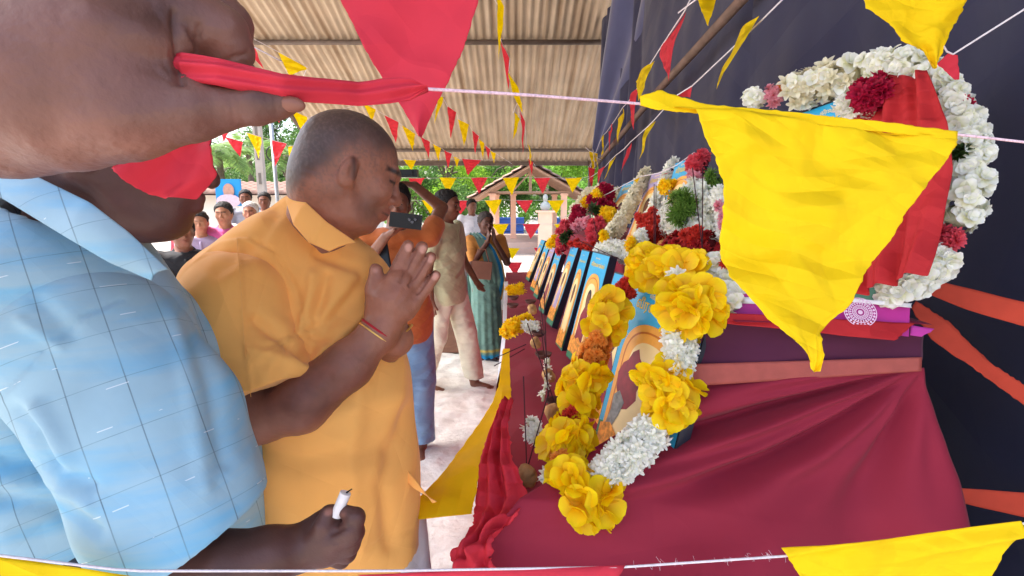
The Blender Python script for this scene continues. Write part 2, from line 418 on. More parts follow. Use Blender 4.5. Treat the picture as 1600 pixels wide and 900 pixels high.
# ------------------------------------------------------------------ dark backdrop cloth behind the altar
WX = 1.16
m_navy = mat('navy_cloth', srgb(38, 38, 66), .85, .1, 6, .25, 500, bdist=.0006, sheen=.2, crum=(2.5, .03, .4))
bd = thing('backdrop_cloth', 'dark navy cloth hung as a tall wall behind the altar', 'backdrop', (WX+.1, 3, 0))
def hang(name, y0, y1, z0, z1, x, seed, amp=.03, pleat=None):
    Y, Z = np.meshgrid(np.linspace(y0, y1, int((y1-y0)/.03)+2), np.linspace(z0, z1, int((z1-z0)/.06)+2), indexing='ij')
    X = x+amp*vnoise(np.stack([Y*1.6, Z*.35, Y*0], -1), seed)+amp*.5*vnoise(np.stack([Y*6+Z*.8, Z*.5, Y*0], -1), seed+1)
    if pleat: X = X+pleat*np.abs(((Y*2.4+Z*.12) % 1)-.5)
    g = np.arange(X.size).reshape(X.shape); F = np.stack([g[:-1, :-1], g[1:, :-1], g[1:, 1:], g[:-1, 1:]], -1).reshape(-1, 4)
    return mesh(name, np.stack([X, Y, Z], -1).reshape(-1, 3), F)
part('cloth_panel', hang('cloth_panel', .35, 2.62, -.02, 4.1, WX, 11), m_navy, bd)
part('cloth_panel', hang('cloth_panel', 2.6, 4.9, -.02, 4.3, WX+.012, 12, .03), m_navy, bd)
part('cloth_panel', hang('cloth_panel', 4.88, 7.3, -.02, 3.9, WX+.02, 13, .05, .12), m_navy, bd)
pole = MB().tube([at(1190, -34, 2.2)+[-.0, 0, 0], at(1030, 140, 3.65), at(928, 262, 6.6)], [.026, .025, .024], 8)
single('bamboo_pole', pole.mesh('bamboo_pole', True), mat('bamboo', srgb(120, 96, 84), .7, .25, 15), 'long brown wooden pole slanting along the navy backdrop cloth', 'pole')
# extra loose backdrop pleats near the far end, caught light painted as lighter navy
part('loose_fold', sheet('loose_fold', [(962, -40, 5.2), (950, 60, 5.5), (938, 150, 6.0), (926, 245, 6.6)], [(1075, -40, 4.2), (1045, 70, 4.7), (1004, 150, 5.4), (940, 245, 6.5)], 24, 40, .01, 3, 3, folds=lambda P, u, v: .06*np.sin(u*13+v*2)*(1-v*.7)), mat('navy_lit_cloth', srgb(74, 76, 112), .7, .08, 6, sheen=.5), bd)

# ------------------------------------------------------------------ pavilion
pv0 = at(828, 385, 18); pv = thing('pavilion', 'small open pavilion with a gabled tile roof and peach columns beyond the shed', 'pavilion', (float(pv0[0]), 19, -.2))
m_peach = mat('peach_paint', srgb(240, 196, 170), .7, .08, 4); m_tile = mat('clay_tile', srgb(142, 112, 98), .85, .3, 5); m_wood = mat('weathered_rafter', srgb(170, 140, 120), .8, .2, 8)
m_plinth = mat('plinth_cement', srgb(196, 170, 156), .9, .12, 3)
def Pz(px, d, z): q = at(px, 300, d); return np.array([q[0], q[1], z])
zpl = float(at(828, 378, 18)[2]); ztie = float(at(828, 302, 18)[2]); zrg = float(at(828, 260, 18)[2])
part('plinth', MB().box((float(pv0[0]), 20.0, zpl-.25), (3.5, 4.6, .5)).mesh('plinth'), m_plinth, pv)
xl, xr = at(770, 300, 18)[0], at(880, 300, 18)[0]; ym = 18.0
for (x, y) in ((xl, ym), (xr, ym), (xl+.05, 21.4), (xr-.05, 21.4), (at(802, 300, 19.6)[0], 19.8)):
    part('column', MB().box((x, y, (zpl+ztie)/2), (.2, .2, ztie-zpl)).box((x, y, ztie-.05), (.26, .26, .06)).box((x, y, zpl+.06), (.26, .26, .12)).mesh('column'), m_peach, pv)
for y in (ym, 21.4): part('tie_beam', MB().box(((xl+xr)/2, y, ztie+.03), (xr-xl+.5, .12, .07)).mesh('tie_beam'), m_wood, pv)
xm = float(at(828, 300, 18)[0])
part('king_post', MB().box((xm, ym-.03, (ztie+zrg)/2), (.1, .1, zrg-ztie)).mesh('king_post'), m_wood, pv)
for sgn in (-1, 1): part('brace', MB().tube([(xm+sgn*.03, ym-.05, zrg-.25), (xm+sgn*.62, ym-.05, ztie+.05)], .03, 6).mesh('brace'), m_wood, pv)
zle = float(at(735, 310, 17.6)[2]); xle = at(735, 310, 17.6)[0]; xre = at(925, 316, 17.6)[0]
tb = MB()
def tile_proto():                 # one curved clay tile, a shallow trough
    V = []; nn = 5
    for z0, y0 in ((0, 0), (0, .001)):
        pass
    return None
for sgn, xe in ((-1, xle), (1, xre)):
    a = np.array([xm, 0, zrg+.06]); b = np.array([xe, 0, zle]); L = np.linalg.norm(b-a); sdirv = (b-a)/L
    part('rafter_deck', MB().quad((xm, 17.2, zrg), (xe, 17.2, zle-.06), (xe, 22.2, zle-.06), (xm, 22.2, zrg)).mesh('rafter_deck'), m_wood, pv)
    for yr in np.arange(17.3, 22.2, .45): part('rafter', MB().tube([(xm, yr, zrg-.04), (xe, yr, zle-.1)], .03, 5).mesh('rafter'), m_wood, pv)
    up = np.array([-sdirv[2]*sgn, 0, sdirv[0]*sgn]); up = up if up[2] > 0 else -up
    tl = L/7; tw = .30
    tm = mesh('roof_tile', [sdirv*(u*tl*1.12)+np.array([0, v*tw, 0])+up*(.025*math.cos((v-.5)*math.pi*1.9)+.035*u+.02) for u in (0, 1) for v in np.linspace(0, 1, 6)]+[sdirv*(u*tl*1.12)+np.array([0, v*tw, 0])+up*(.025*math.cos((v-.5)*math.pi*1.9)+.035*u) for u in (0, 1) for v in np.linspace(0, 1, 6)],
              [(k, k+1, 7+k, 6+k) for k in range(5)]+[(18+k, 19+k, 13+k, 12+k) for k in range(5)]+[(6+k, 7+k, 19+k, 18+k) for k in range(5)])
    tm.materials.append(m_tile)
    for i in range(7):
        for j in range(17): part('roof_tile', tm, None, pv, a+sdirv*i*tl+[0, 17.1+j*tw, .012*rng.random()])
part('ridge_cap', MB().tube([(xm, 17.1, zrg+.07), (xm, 22.2, zrg+.07)], .09, 8).mesh('ridge_cap', True), m_tile, pv)
# pedestal with bust
xp, zpt = float(at(851, 330, 17.3)[0]), float(at(851, 331, 17.3)[2])
pd = thing('statue', 'grey bust on a tall peach pedestal in front of the pavilion', 'statue', (xp, 17.2, zpl-.3))
hw = .33
part('pedestal', MB().box((xp, 17.2, (zpl-.3+zpt)/2), (.44*1.02, .44, zpt-zpl+.3)).box((xp, 17.2, zpt+.02), (.62, .56, .06)).box((xp, 17.2, zpl-.22), (.6, .6, .16)).mesh('pedestal'), m_peach, pd)
part('bust', surf([Ell((xp, 17.2, zpt+.18), (.17, .12, .16), k=.05), Cap((xp, 17.2, zpt+.3), (xp, 17.2, zpt+.4), .06, .055, .04), Ell((xp, 17.19, zpt+.47), (.085, .1, .12), k=.03), Ell((xp, 17.1, zpt+.46), (.02, .03, .03))], .02, name='bust'), mat('bust_stone', srgb(170, 176, 172), .7), pd)
# blue drums / boats behind pavilion
m_blue = mat('blue_plastic', srgb(58, 96, 176), .5, .15, 3)
for i, (px, w_, lab) in enumerate([(785, 66, 'blue tarpaulin-covered stack behind the left pavilion columns'), (868, 60, 'blue tarpaulin-covered stack behind the right side of the pavilion')]):
    c = at(px, 350, 26); s = w_/800*26
    st = thing('covered_stack', lab, 'stack', (c[0], c[1], -.3), 'blue stacks behind the pavilion')
    for k in range(3):
        zz = float(at(px, 366, 26)[2])+k*.34
        q = MB(); q.box((c[0]+.05*k, c[1], zz), (s*(1-.04*k), 1.2, .3)); q.box((c[0], c[1]-.6, zz+.13), (s*.97, .06, .05)); q.box((c[0], c[1]-.6, zz-.13), (s*.97, .06, .05))
        part('crate', q.mesh('crate'), m_blue, st)
    part('support', MB().box((c[0], c[1], (float(at(px, 366, 26)[2])-.15-.25)/2), (s*.9, 1.1, float(at(px, 366, 26)[2])-.15+.25)).mesh('support'), m_wood, st)

# ------------------------------------------------------------------ trees
def leaf_mass(name, clumps, per, size, col, seed, up=.3, spread=1.0):
    r = np.random.default_rng(seed); V = []; C = []
    for (c, rad) in clumps:
        n = int(per); dd = r.normal(size=(n, 3)); dd /= np.linalg.norm(dd, axis=1)[:, None]
        rr = rad*(r.random(n)**.45)[:, None]; P = np.asarray(c)+dd*rr*np.array([1, 1, .8])
        nn = unit_rows(dd+r.normal(size=(n, 3))*.8+[0, 0, up]); a = unit_rows(np.cross(nn, r.normal(size=(n, 3)))); b = np.cross(nn, a)
        s = size*r.uniform(.6, 1.3, (n, 1))
        q = np.stack([P-a*s*.5, P+b*s*.22, P+a*s*.5, P-b*s*.22], 1)
        V.append(q.reshape(-1, 3)); cc = np.asarray(col)*(r.uniform(.7, 1.3, (n, 1)))*np.array([1, 1, 1])+r.uniform(-.01, .02, (n, 1))*np.array([1, .4, 0])
        cc *= r.uniform(.8, 1.2)
        C.append(np.repeat(np.clip(cc, .005, 1), 4, 0))
    V = np.concatenate(V); F = np.arange(len(V)).reshape(-1, 4)
    return mesh(name, V, F, False, np.concatenate(C))
def unit_rows(a): return a/np.maximum(np.linalg.norm(a, axis=1), 1e-9)[:, None]
m_leaf = mat('leaf', (1, 1, 1), .6, .1, 3, attr=True, trans=.4); m_bark = mat('bark', srgb(110, 96, 84), .95, .3, 12, .5, 30)
def tree(name, lab, cat, x, y, h, rx, col, seed, nc=26, per=420, size=.16, lean=0, z0=-.2, low=.3, group='trees beyond the shed'):
    r = np.random.default_rng(seed); t = thing(name, lab, cat, (x, y, z0), group)
    top = np.array([x+lean, y, h*.62]); cl = []
    q = MB(); q.tube([(x, y, z0), (x+lean*.4, y, h*.3), tuple(top)], [.16, .12, .07], 8)
    for k in range(nc):
        a = r.uniform(0, 2*math.pi); rr = rx*math.sqrt(r.random())*.9; zz = h*(low+(1-low)*r.random()**.8); sh = 1-.55*abs((zz/h-.55))*1.4
        c = np.array([x+lean+math.cos(a)*rr*sh, y+math.sin(a)*rr*sh, zz]); cl.append((c, rx*r.uniform(.22, .42)))
        if k < 12: q.tube([tuple(top*np.array([1, 1, .55+.4*r.random()])), tuple((top+c)/2+[0, 0, .1]), tuple(c)], [.06, .04, .015], 5)
    part('trunk', q.mesh('trunk', True), m_bark, t); part('crown', leaf_mass('crown', cl, per, size, col, seed), m_leaf, t)
def dx(px, d): return float(at(px, 300, d)[0])
G1 = srgb(150, 190, 62); G2 = srgb(120, 166, 66); G3 = srgb(84, 120, 58)
tree('leafy_tree', 'bright lime green tree directly left of the pavilion roof', 'tree', dx(700, 27), 27, 5.6, 2.6, G1, 31)
tree('leafy_tree', 'bright green tree rising right behind the pavilion ridge', 'tree', dx(800, 30), 30, 6.8, 3.0, G2, 32)
tree('leafy_tree', 'green tree over the right slope of the pavilion roof', 'tree', dx(880, 28), 28, 6.4, 2.8, G2, 33)
tree('leafy_tree', 'darker green tree between the lime tree and the photographer', 'tree', dx(640, 32), 32, 7.2, 3.0, G3, 34, nc=34)
tree('leafy_tree', 'green tree at the far right seen past the backdrop edge', 'tree', dx(945, 27), 27, 6.0, 2.4, G1, 35)
tree('leafy_tree', 'grey green tree standing behind the house on the left', 'tree', dx(470, 24), 24, 5.4, 2.3, G3, 36)
tree('leafy_tree', 'small dark green tree next to the utility pole', 'tree', dx(535, 26), 26, 5.2, 2.4, G3, 37)
tree('leafy_tree', 'dull green tree far left behind the palms', 'tree', dx(330, 30), 30, 5.0, 3.4, G3, 38)
tree('shrub', 'low green shrubs behind the pavilion plinth', 'shrub', dx(742, 24), 24, 2.0, 1.8, G3, 39, 16, 300, .13, group=None)
tree('shrub', 'low shrub at the right side of the pavilion', 'shrub', dx(905, 24), 24, 2.2, 1.6, G2, 40, 16, 300, .13, group=None)
for i_, (px_, d_, h_, lab_) in enumerate([(748, 31, 3.4, 'leafy shrub seen between the left pavilion columns'), (800, 33, 3.8, 'leafy shrub seen behind the pavilion king post'), (852, 31, 3.4, 'leafy shrub seen behind the statue pedestal'), (910, 32, 3.6, 'leafy shrub seen beyond the right pavilion eave'), (690, 30, 3.2, 'leafy shrub under the lime green tree'), (645, 29, 3.0, 'leafy shrub beyond the photographer elbow')]):
    tree('shrub', lab_, 'shrub', dx(px_, d_), d_, h_, 2.3, (G3, G2)[i_ % 2], 60+i_, 18, 330, .17, low=.08, group='shrubs beyond the pavilion')
def treeline():
    r = np.random.default_rng(5); cl = []
    for k in range(230):
        x = r.uniform(-60, 40); cl.append((np.array([x, 48+r.uniform(-4, 4), r.uniform(.5, 5.4)]), r.uniform(1.0, 2.0)))
    return leaf_mass('treeline', cl, 170, .5, G3, 44)
o = struct('treeline', treeline(), m_leaf, 'stuff')
def frond_mesh(L, seed):
    r = np.random.default_rng(seed); V = []; C = []
    pts = [np.array([L*t*math.cos(.9-1.25*t) if False else L*(t-.12*t*t), 0, L*(.42*t-.75*t*t)]) for t in np.linspace(0, 1, 22)]
    for i in range(2, 21):
        t = unit(pts[i+1]-pts[i]); w = L*.26*math.sin(math.pi*min(i/21+.12, 1))
        for s in (-1, 1):
            for sh in (0, .5):
                b = pts[i]+t*sh*L/22; e = b+np.array([w*.45, s*w, -w*(.35+.3*r.random())]); u = t*.028*L
                V += [b, (b+e)/2+u*.6, e, (b+e)/2-u*.6]; cc = np.array(srgb(120, 150, 80))*r.uniform(.6, 1.2); C += [cc]*4
    n = len(V); V2 = []
    V = np.array(V); F = np.arange(n).reshape(-1, 4)
    return mesh('frond', V, F, False, np.array(C))
fm = [frond_mesh(1.9, k) for k in range(3)]
for f in fm: f.materials.append(m_leaf)
for i, (px, d, h, lab) in enumerate([(352, 17, 3.2, 'coconut palm left of the utility pole behind the crowd'), (398, 21, 3.7, 'coconut palm just behind the utility pole'), (455, 19, 3.2, 'coconut palm right of the metal pipe pole')]):
    x = dx(px, d); t = thing('palm_tree', lab, 'palm tree', (x, d, -.2), 'palm trees behind the crowd')
    part('trunk', MB().tube([(x, d, -.2), (x+.1, d, h*.5), (x+.05, d, h)], [.16, .12, .1], 8).mesh('trunk', True), m_bark, t)
    for k in range(13):
        f = part('frond', fm[k % 3], None, t, (x+.05, d, h)); f.rotation_euler = (rng.uniform(-.15, .15), rng.uniform(-.5, .45), k*2*math.pi/13+rng.uniform(-.2, .2))

# ------------------------------------------------------------------ house and poles on the left
hc = at(455, 310, 14); hs = thing('house', 'low whitewashed house with a red clay tile eave behind the crowd', 'house', (float(hc[0]), 15, -.2))
zt = float(at(455, 303, 13.5)[2]); xa, xb = dx(300, 13.5), dx(560, 13.5)
m_white = mat('whitewash', srgb(226, 218, 206), .9, .08, 3)
part('wall', MB().box(((xa+xb)/2, 15, (zt-.2)/2), (xb-xa, 2.6, zt+.2)).mesh('wall'), m_white, hs)
rb = MB().quad((xa-.3, 13.3, zt-.04), (xb+.3, 13.3, zt-.04), (xb+.3, 15, zt+.27), (xa-.3, 15, zt+.27)); rb.quad((xa-.3, 16.7, zt-.04), (xb+.3, 16.7, zt-.04), (xb+.3, 15, zt+.27), (xa-.3, 15, zt+.27))
roof_h = part('roof', rb.mesh('roof'), m_tile, hs)
tl2 = mesh('roof_tile', [(x*.24, -y*.26, -.045*y+.05*math.sin(x*math.pi)+.05) for y in (0, 1) for x in np.linspace(0, 1, 5)]+[(x*.24, -y*.26, -.045*y) for y in (0, 1) for x in np.linspace(0, 1, 5)], [(k, k+1, 6+k, 5+k) for k in range(4)]+[(5+k, 6+k, 16+k, 15+k) for k in range(4)]); tl2.materials.append(m_tile)
for r_ in range(6):
    for k in range(int((xb-xa+.5)/.24)):
        part('roof_tile', tl2, None, roof_h, (xa-.3+k*.24, 13.32+.27+r_*.26, zt+.04+r_*.047))
w_ = part('window', MB().box((dx(420, 13.6), 13.69, .95), (.7, .06, .8)).mesh('window'), mat('window_frame', srgb(120, 90, 70), .7), hs)
part('pane', MB().box((dx(420, 13.6), 13.655, .95), (.58, .02, .68)).mesh('pane'), mat('dark_glass', (.02, .025, .03), .2), w_)
m_conc = mat('concrete_pole', srgb(176, 164, 152), .9, .1, 6); m_pipe = mat('galvanised_pipe', srgb(168, 170, 172), .5, .1, 10, metal=.5)
c = at(410, 300, 12); up_ = thing('utility_pole', 'tapered concrete utility pole rising behind the crowd', 'pole', (float(c[0]), float(c[1]), -.2))
part('shaft', MB().box((c[0], c[1], 2.6), (.17, .13, 5.8)).mesh('shaft'), m_conc, up_)
for k in range(5): part('climbing_slot', MB().box((c[0], c[1]-.068, 1.0+.55*k), (.06, .01, .26)).mesh('climbing_slot'), mat('slot_dark', srgb(120, 110, 100), .9), up_)
part('cross_arm', MB().box((c[0]+.1, c[1]-.09, 3.5), (.5, .05, .06)).mesh('cross_arm'), m_pipe, up_)
c = at(434, 300, 9.5); pp = thing('pipe_pole', 'thin galvanised pipe pole with wire rings, right of the utility pole', 'pole', (float(c[0]), float(c[1]), -.1))
zt_ = float(at(430, 186, 9.5)[2])
part('shaft', MB().tube([(c[0], c[1], -.1), (c[0]-.03, c[1], zt_)], .035, 8).mesh('shaft', True), m_pipe, pp)
for (px, py, rr) in ((430, 193, .09), (426, 240, .12)):
    q = at(px, py, 9.45); part('wire_ring', MB().tube([q+[rr*math.cos(a), 0, rr*1.1*math.sin(a)] for a in np.linspace(0, 2*math.pi, 14, endpoint=False)], .012, 5, True).mesh('wire_ring', True), mat('black_wire', (.03, .03, .03), .5), pp)
# banner with printed figures
bn = thing('banner', 'bright blue banner board with printed figures behind the seated crowd', 'banner', at(368, 330, 10))
a_, b_2, c_, d_2 = at(338, 280, 10), at(376, 274, 10), at(377, 322, 10), at(338, 330, 10)
q = MB(); q.box((a_+c_)/2, (c_[0]-a_[0], .05, a_[2]-c_[2])); part('board', q.mesh('board'), mat('banner_blue', srgb(40, 150, 214), .6, .1, 4), bn)
def disc(c, rx, rz, n=14, y=0, jag=0): return [(c[0]+rx*math.cos(t)*(1+jag*math.sin(5*t)), c[1]+y, c[2]+rz*math.sin(t)) for t in np.linspace(0, 2*math.pi, n, endpoint=False)]
q = MB(); cc = at(357, 298, 9.95); q.add(disc(cc, .11, .14), [tuple(range(14))[::-1]]); part('printed_face', q.mesh('printed_face'), mat('print_skin', srgb(196, 150, 130), .6), bn)
q = MB(); cc = at(357, 293, 9.96); q.add(disc(cc, .135, .13), [tuple(range(14))[::-1]]); part('printed_hair', q.mesh('printed_hair'), mat('print_hair', (.03, .025, .03), .6), bn)
q = MB(); cc = at(357, 314, 9.955); q.add(disc(cc, .24, .13), [tuple(range(14))[::-1]]); part('printed_robe', q.mesh('printed_robe'), mat('print_pale', srgb(220, 190, 200), .6), bn)
part('post', MB().box(((a_[0]+c_[0])/2, 9.9, (c_[2]-.2)/2+.0), (.05, .05, c_[2]+.2)).mesh('post'), m_wood, bn)
# white car-like awning pipe glimpsed behind the photographer: a pale barrier rail
rl = MB().tube([at(610, 345, 8.2), at(668, 352, 8.2)], .05, 8)
# ================================================================== altar tables and drapes
m_maroon = mat('maroon_cloth', srgb(142, 32, 54), .8, .07, 5, .25, 900, bdist=.0004, sheen=.05, crum=(5, .012, .4))
m_purple = mat('purple_band', srgb(80, 22, 52), .75, .08, 8, .2, 900, bdist=.0004, sheen=.2)
m_redc = mat('red_cloth', srgb(192, 42, 46), .75, .08, 9, .3, 800, bdist=.0004, trans=.12, crum=(14, .02, .5))
ZL, ZU = .972, 1.385
m_trestle = mat('table_wood', srgb(130, 96, 70), .8)
al = thing('altar_table', 'long stepped altar table under maroon cloth with a purple band and copper border', 'altar', (.4, 2.6, 0))
part('frame', MB().box((.16, 2.85, ZL-.06), (.34, 3.4, .05)).box((.64, 2.85, ZU-.06), (.34, 3.2, .05)).mesh('frame'), m_trestle, al)
for (x, y, z) in ((.05, 1.4, ZL-.08), (.05, 4.4, ZL-.08), (.75, 1.4, ZU-.08), (.75, 4.2, ZU-.08), (.52, 1.4, ZU-.08), (.5, 4.2, ZU-.08)):
    part('leg', MB().box((x, y, z/2), (.05, .05, z)).mesh('leg'), m_trestle, al)
def wp(*a): return np.array(a, float)
# lower top cloth (world points), upper top cloth and the riser between them
part('top_cloth', sheet('top_cloth', [(-.055, 4.6, ZL), (-.05, 3, ZL), (-.045, 1.6, ZL), (-.05, 1.03, ZL-.01)], [(.46, 4.6, ZL), (.46, 3, ZL), (.46, 1.6, ZL), (.46, 1.0, ZL)], 22, 150, .006, 9, 21, world_pts=True), m_maroon, al)
part('upper_cloth', sheet('upper_cloth', [(.44, 4.5, ZU), (.44, .98, ZU)], [(1.0, 4.5, ZU), (.80, .95, ZU)], 16, 80, .004, 9, 22, world_pts=True), m_maroon, al)
part('riser_cloth', sheet('riser_cloth', [(.45, 4.5, ZU), (.45, 1.12, ZU)], [(.46, 4.5, ZL), (.46, 1.12, ZL)], 10, 90, .006, 8, 23, world_pts=True), m_maroon, al)
# front side hanging to the ground
part('front_cloth', sheet('front_cloth', [(-.05, 4.6, ZL), (-.052, 1.05, ZL)], [(-.07, 4.6, .03), (-.10, 1.0, .03)], 30, 110, .01, 5, 24, world_pts=True, folds=lambda P, u, v: .018*np.sin(v*70+u*2)*u), m_maroon, al)
# near end: purple band, copper border, then the skirt gathered down to the left corner
pb_l = [(1062, 498, 1.07), (1066, 540, 1.07), (1072, 572, 1.065)]; pb_r = [(1446, 512, .98), (1444, 535, .98), (1441, 562, .98)]
part('purple_band', sheet('purple_band', pb_l, pb_r, 60, 16, .004, 12, 25, folds=lambda P, u, v: .003*np.sin(u*9+v*5)), m_purple, al)
m_cop = mat('copper_border', srgb(168, 82, 72), .5, .12, 40, .3, 700, metal=.15)
part('copper_border', sheet('copper_border', [(1071, 569, 1.062), (1074, 604, 1.06)], [(1441, 558, .976), (1440, 580, .975)], 60, 8, .002, 12, 26), m_cop, al)
def skirt_folds(P, u, v):
    X = (1.0-u)*.75; Y = v*1.25+.01; r_ = np.hypot(X, Y); ang = np.arctan2(Y, X)
    ph = ang*13+1.2*vnoise(np.stack([u*2, v*3, u*0], -1), 61)+.6*np.sin(r_*6)
    a_ = .050*(r_/(r_+.35))*(np.sin(ph)+.35*np.sin(2*ph+.7)+.3*np.sin(ang*29+1))*np.clip(r_*5, 0, 1)
    env = .35+.65*np.clip(.5+.9*vnoise(np.stack([ang*3, r_*2, u*0], -1), 63), 0, 1)
    a_ *= env*(.30+.70*np.exp(-((ang-.75)/.8)**2)+.5*np.exp(-((ang-1.45)/.14)**2))
    return a_+.007*vnoise(np.stack([u*6+v*3, v*12, u*0], -1), 64)+.03*np.sin(np.clip(u, 0, 1)*math.pi)*v
sk_l = [(1070, 598, 1.075), (1000, 650, 1.10), (930, 705, 1.10), (868, 742, 1.07), (812, 775, 1.03), (770, 830, 1.0), (735, 900, .98), (700, 1000, .96), (660, 1400, .95), (650, 1900, 1.0)]
sk_r = [(1441, 574, .985), (1452, 620, .985), (1470, 680, .98), (1490, 750, .975), (1507, 830, .97), (1520, 920, .965), (1530, 1000, .96), (1560, 1300, .96), (1600, 1700, .97), (1620, 2100, 1.0)]
part('skirt', sheet('skirt', sk_l, sk_r, 110, 150, .003, 7, 27, folds=skirt_folds, par=False), m_maroon, al)
0 and part('end_cloth', sheet('end_cloth', [(.462, .995, ZL+.005), (.40, 1.0, ZL-.03)], [(.47, 1.06, ZU), (.46, 1.06, ZU-.1)], 6, 6, .002, 7, 28, world_pts=True), m_maroon, al)
# red cloth strip on the upper table edge, under the box
single('red_cloth_strip', sheet('red_cloth_strip', [(1130, 488, 1.03), (1133, 505, 1.02)], [(1430, 505, .965), (1400, 532, .955)], 60, 10, .006, 30, 29, rag=.004), m_redc, 'ragged red cloth strip along the upper altar edge under the magenta box', 'cloth')

# gathered red and yellow cloths at the near left corner
gr = [(802, 622, 1.28), (792, 660, 1.2), (800, 715, 1.12), (824, 770, 1.05), (812, 800, 1.0), (775, 835, .98), (765, 870, .96), (790, 905, .95)]
gl = [(783, 624, 1.3), (765, 670, 1.23), (748, 730, 1.16), (738, 800, 1.08), (738, 820, 1.04), (722, 850, 1.0), (703, 870, .98), (705, 900, .96)]
def gath(P, u, v): return .016*np.sin(u*17+v*5)*np.sin(u*math.pi)+.012*np.sin(v*33+u*9)*np.clip(v*2-.8, 0, 1)
single('gathered_cloth', sheet('gathered_cloth', gl, gr, 40, 90, .012, 16, 31, folds=gath, rag=.004, par=False), mat('red_bunting_cloth', srgb(226, 56, 72), .75, .06, 20, .25, 900, bdist=.0004, trans=.25, crum=(16, .02, .6)), 'crumpled red cloth gathered over the near left corner of the altar', 'cloth')
yl = [(786, 545, 1.75), (779, 600, 1.5), (768, 632, 1.35), (735, 680, 1.28), (700, 728, 1.2), (668, 765, 1.14), (645, 785, 1.1), (655, 812, 1.07)]
yr = [(796, 545, 1.75), (797, 600, 1.5), (800, 628, 1.35), (776, 668, 1.27), (757, 700, 1.2), (748, 745, 1.14), (742, 780, 1.1), (737, 803, 1.07)]
m_yb = mat('yellow_bunting_cloth', srgb(250, 206, 0), .75, .06, 20, .25, 900, bdist=.0004, trans=.3, crum=(10, .02, .4)); m_rb = _m['red_bunting_cloth']
single('hanging_cloth', sheet('hanging_cloth', yl, yr, 30, 70, .006, 10, 33, rag=.002, par=False), m_yb, 'long yellow cloth pennant trailing down from the altar edge toward the ground', 'cloth')
single('white_cloth', sheet('white_cloth', [(788, 440, 3.9), (785, 520, 2.2), (776, 600, 1.6)], [(794, 440, 3.9), (791, 520, 2.2), (786, 560, 1.7)], 8, 40, .004, 10, 34, par=False), mat('white_cloth', srgb(226, 226, 232), .8, .05, 8, trans=.2), 'thin white cloth hanging along the front edge of the altar', 'cloth')
# orange-red ribbons tied across to the backdrop
m_rib = mat('rust_ribbon', srgb(206, 74, 52), .8, .15, 14, .4, 500, bdist=.0005, trans=.1)
single('ribbon', sheet('ribbon', [(1452, 436, 1.1), (1520, 452, 1.07), (1600, 472, 1.03), (1690, 500, 1.0), (2300, 640, .9)], [(1440, 455, 1.1), (1510, 484, 1.07), (1600, 510, 1.03), (1690, 535, 1.0), (2300, 690, .9)], 8, 60, .004, 40, 41, par=False), m_rib, 'upper orange red ribbon running right from the big garland', 'ribbon')
single('ribbon', sheet('ribbon', [(1432, 470, 1.09), (1480, 500, 1.07), (1545, 565, 1.05), (1600, 600, 1.03), (1700, 660, 1.0), (2200, 950, .9)], [(1424, 482, 1.09), (1455, 530, 1.07), (1530, 582, 1.05), (1600, 632, 1.03), (1700, 700, 1.0), (2200, 1000, .9)], 8, 60, .004, 40, 42, par=False, rag=.002), m_rib, 'middle orange red ribbon twisting down across the navy backdrop', 'ribbon')
single('ribbon', sheet('ribbon', [(1490, 762, 1.08), (1600, 770, 1.04), (1700, 778, 1.0), (2300, 830, .9)], [(1492, 784, 1.08), (1600, 808, 1.04), (1700, 820, 1.0), (2300, 880, .9)], 8, 50, .004, 30, 43, par=False), m_rib, 'lowest orange red ribbon at the right edge near the maroon skirt', 'ribbon')
# magenta box with a white mandala print
bx = thing('incense_box', 'torn magenta cardboard box with a white mandala print on the altar edge', 'box', at(1290, 500, 1.0))
m_mag = mat('magenta_card', srgb(176, 34, 128), .45, .06, 10, .1, 100)
A, B, C_, D_ = at(1138, 456, 1.06), at(1422, 478, .975), at(1420, 526, .97), at(1140, 494, 1.055)
bk = np.array([.02, .07, .0]); q = MB(); q.add([A, B, C_, D_, A+bk, B+bk, C_+bk, D_+bk], [(0, 3, 2, 1), (4, 5, 6, 7), (0, 1, 5, 4), (3, 7, 6, 2), (0, 4, 7, 3), (1, 2, 6, 5)])
part('carton', q.mesh('carton'), m_mag, bx)
part('torn_flap', sheet('torn_flap', [(1422, 508, .975), (1422, 524, .97)], [(1462, 514, .955), (1440, 526, .958)], 8, 6, .004, 60, 45, rag=.003), mat('card_edge', srgb(190, 60, 150), .6), bx)
part('torn_edge', sheet('torn_edge', [(1290, 463, .995), (1290, 468, .995)], [(1424, 474, .966), (1424, 481, .966)], 12, 4, .002, 60, 46, rag=.002), mat('white_paper', srgb(230, 226, 226), .8), bx)
part('label_sticker', sheet('label_sticker', [(1160, 464, 1.047), (1160, 474, 1.047)], [(1180, 465, 1.04), (1180, 475, 1.04)], 2, 2, 0, 1, 1), _m['white_paper'], bx)
u_, v_ = unit(B-A), unit(A-D_); cm = at(1343, 488, .985); nrm_ = unit(np.cross(v_, u_)); nrm_ = nrm_ if nrm_ @ (CAM-cm) > 0 else -nrm_
q = MB(); cm = cm+nrm_*.004
def ringq(q, r0, r1, n=28):
    for k in range(n):
        a0, a1 = 2*math.pi*k/n, 2*math.pi*(k+1)/n
        q.quad(*[cm+rr*(u_*math.cos(a)+v_*math.sin(a)) for rr, a in ((r0, a0), (r1, a0), (r1, a1), (r0, a1))])
for r0, r1 in ((.0, .004), (.007, .0085), (.0125, .014), (.019, .0205), (.0265, .028)): ringq(q, r0, r1)
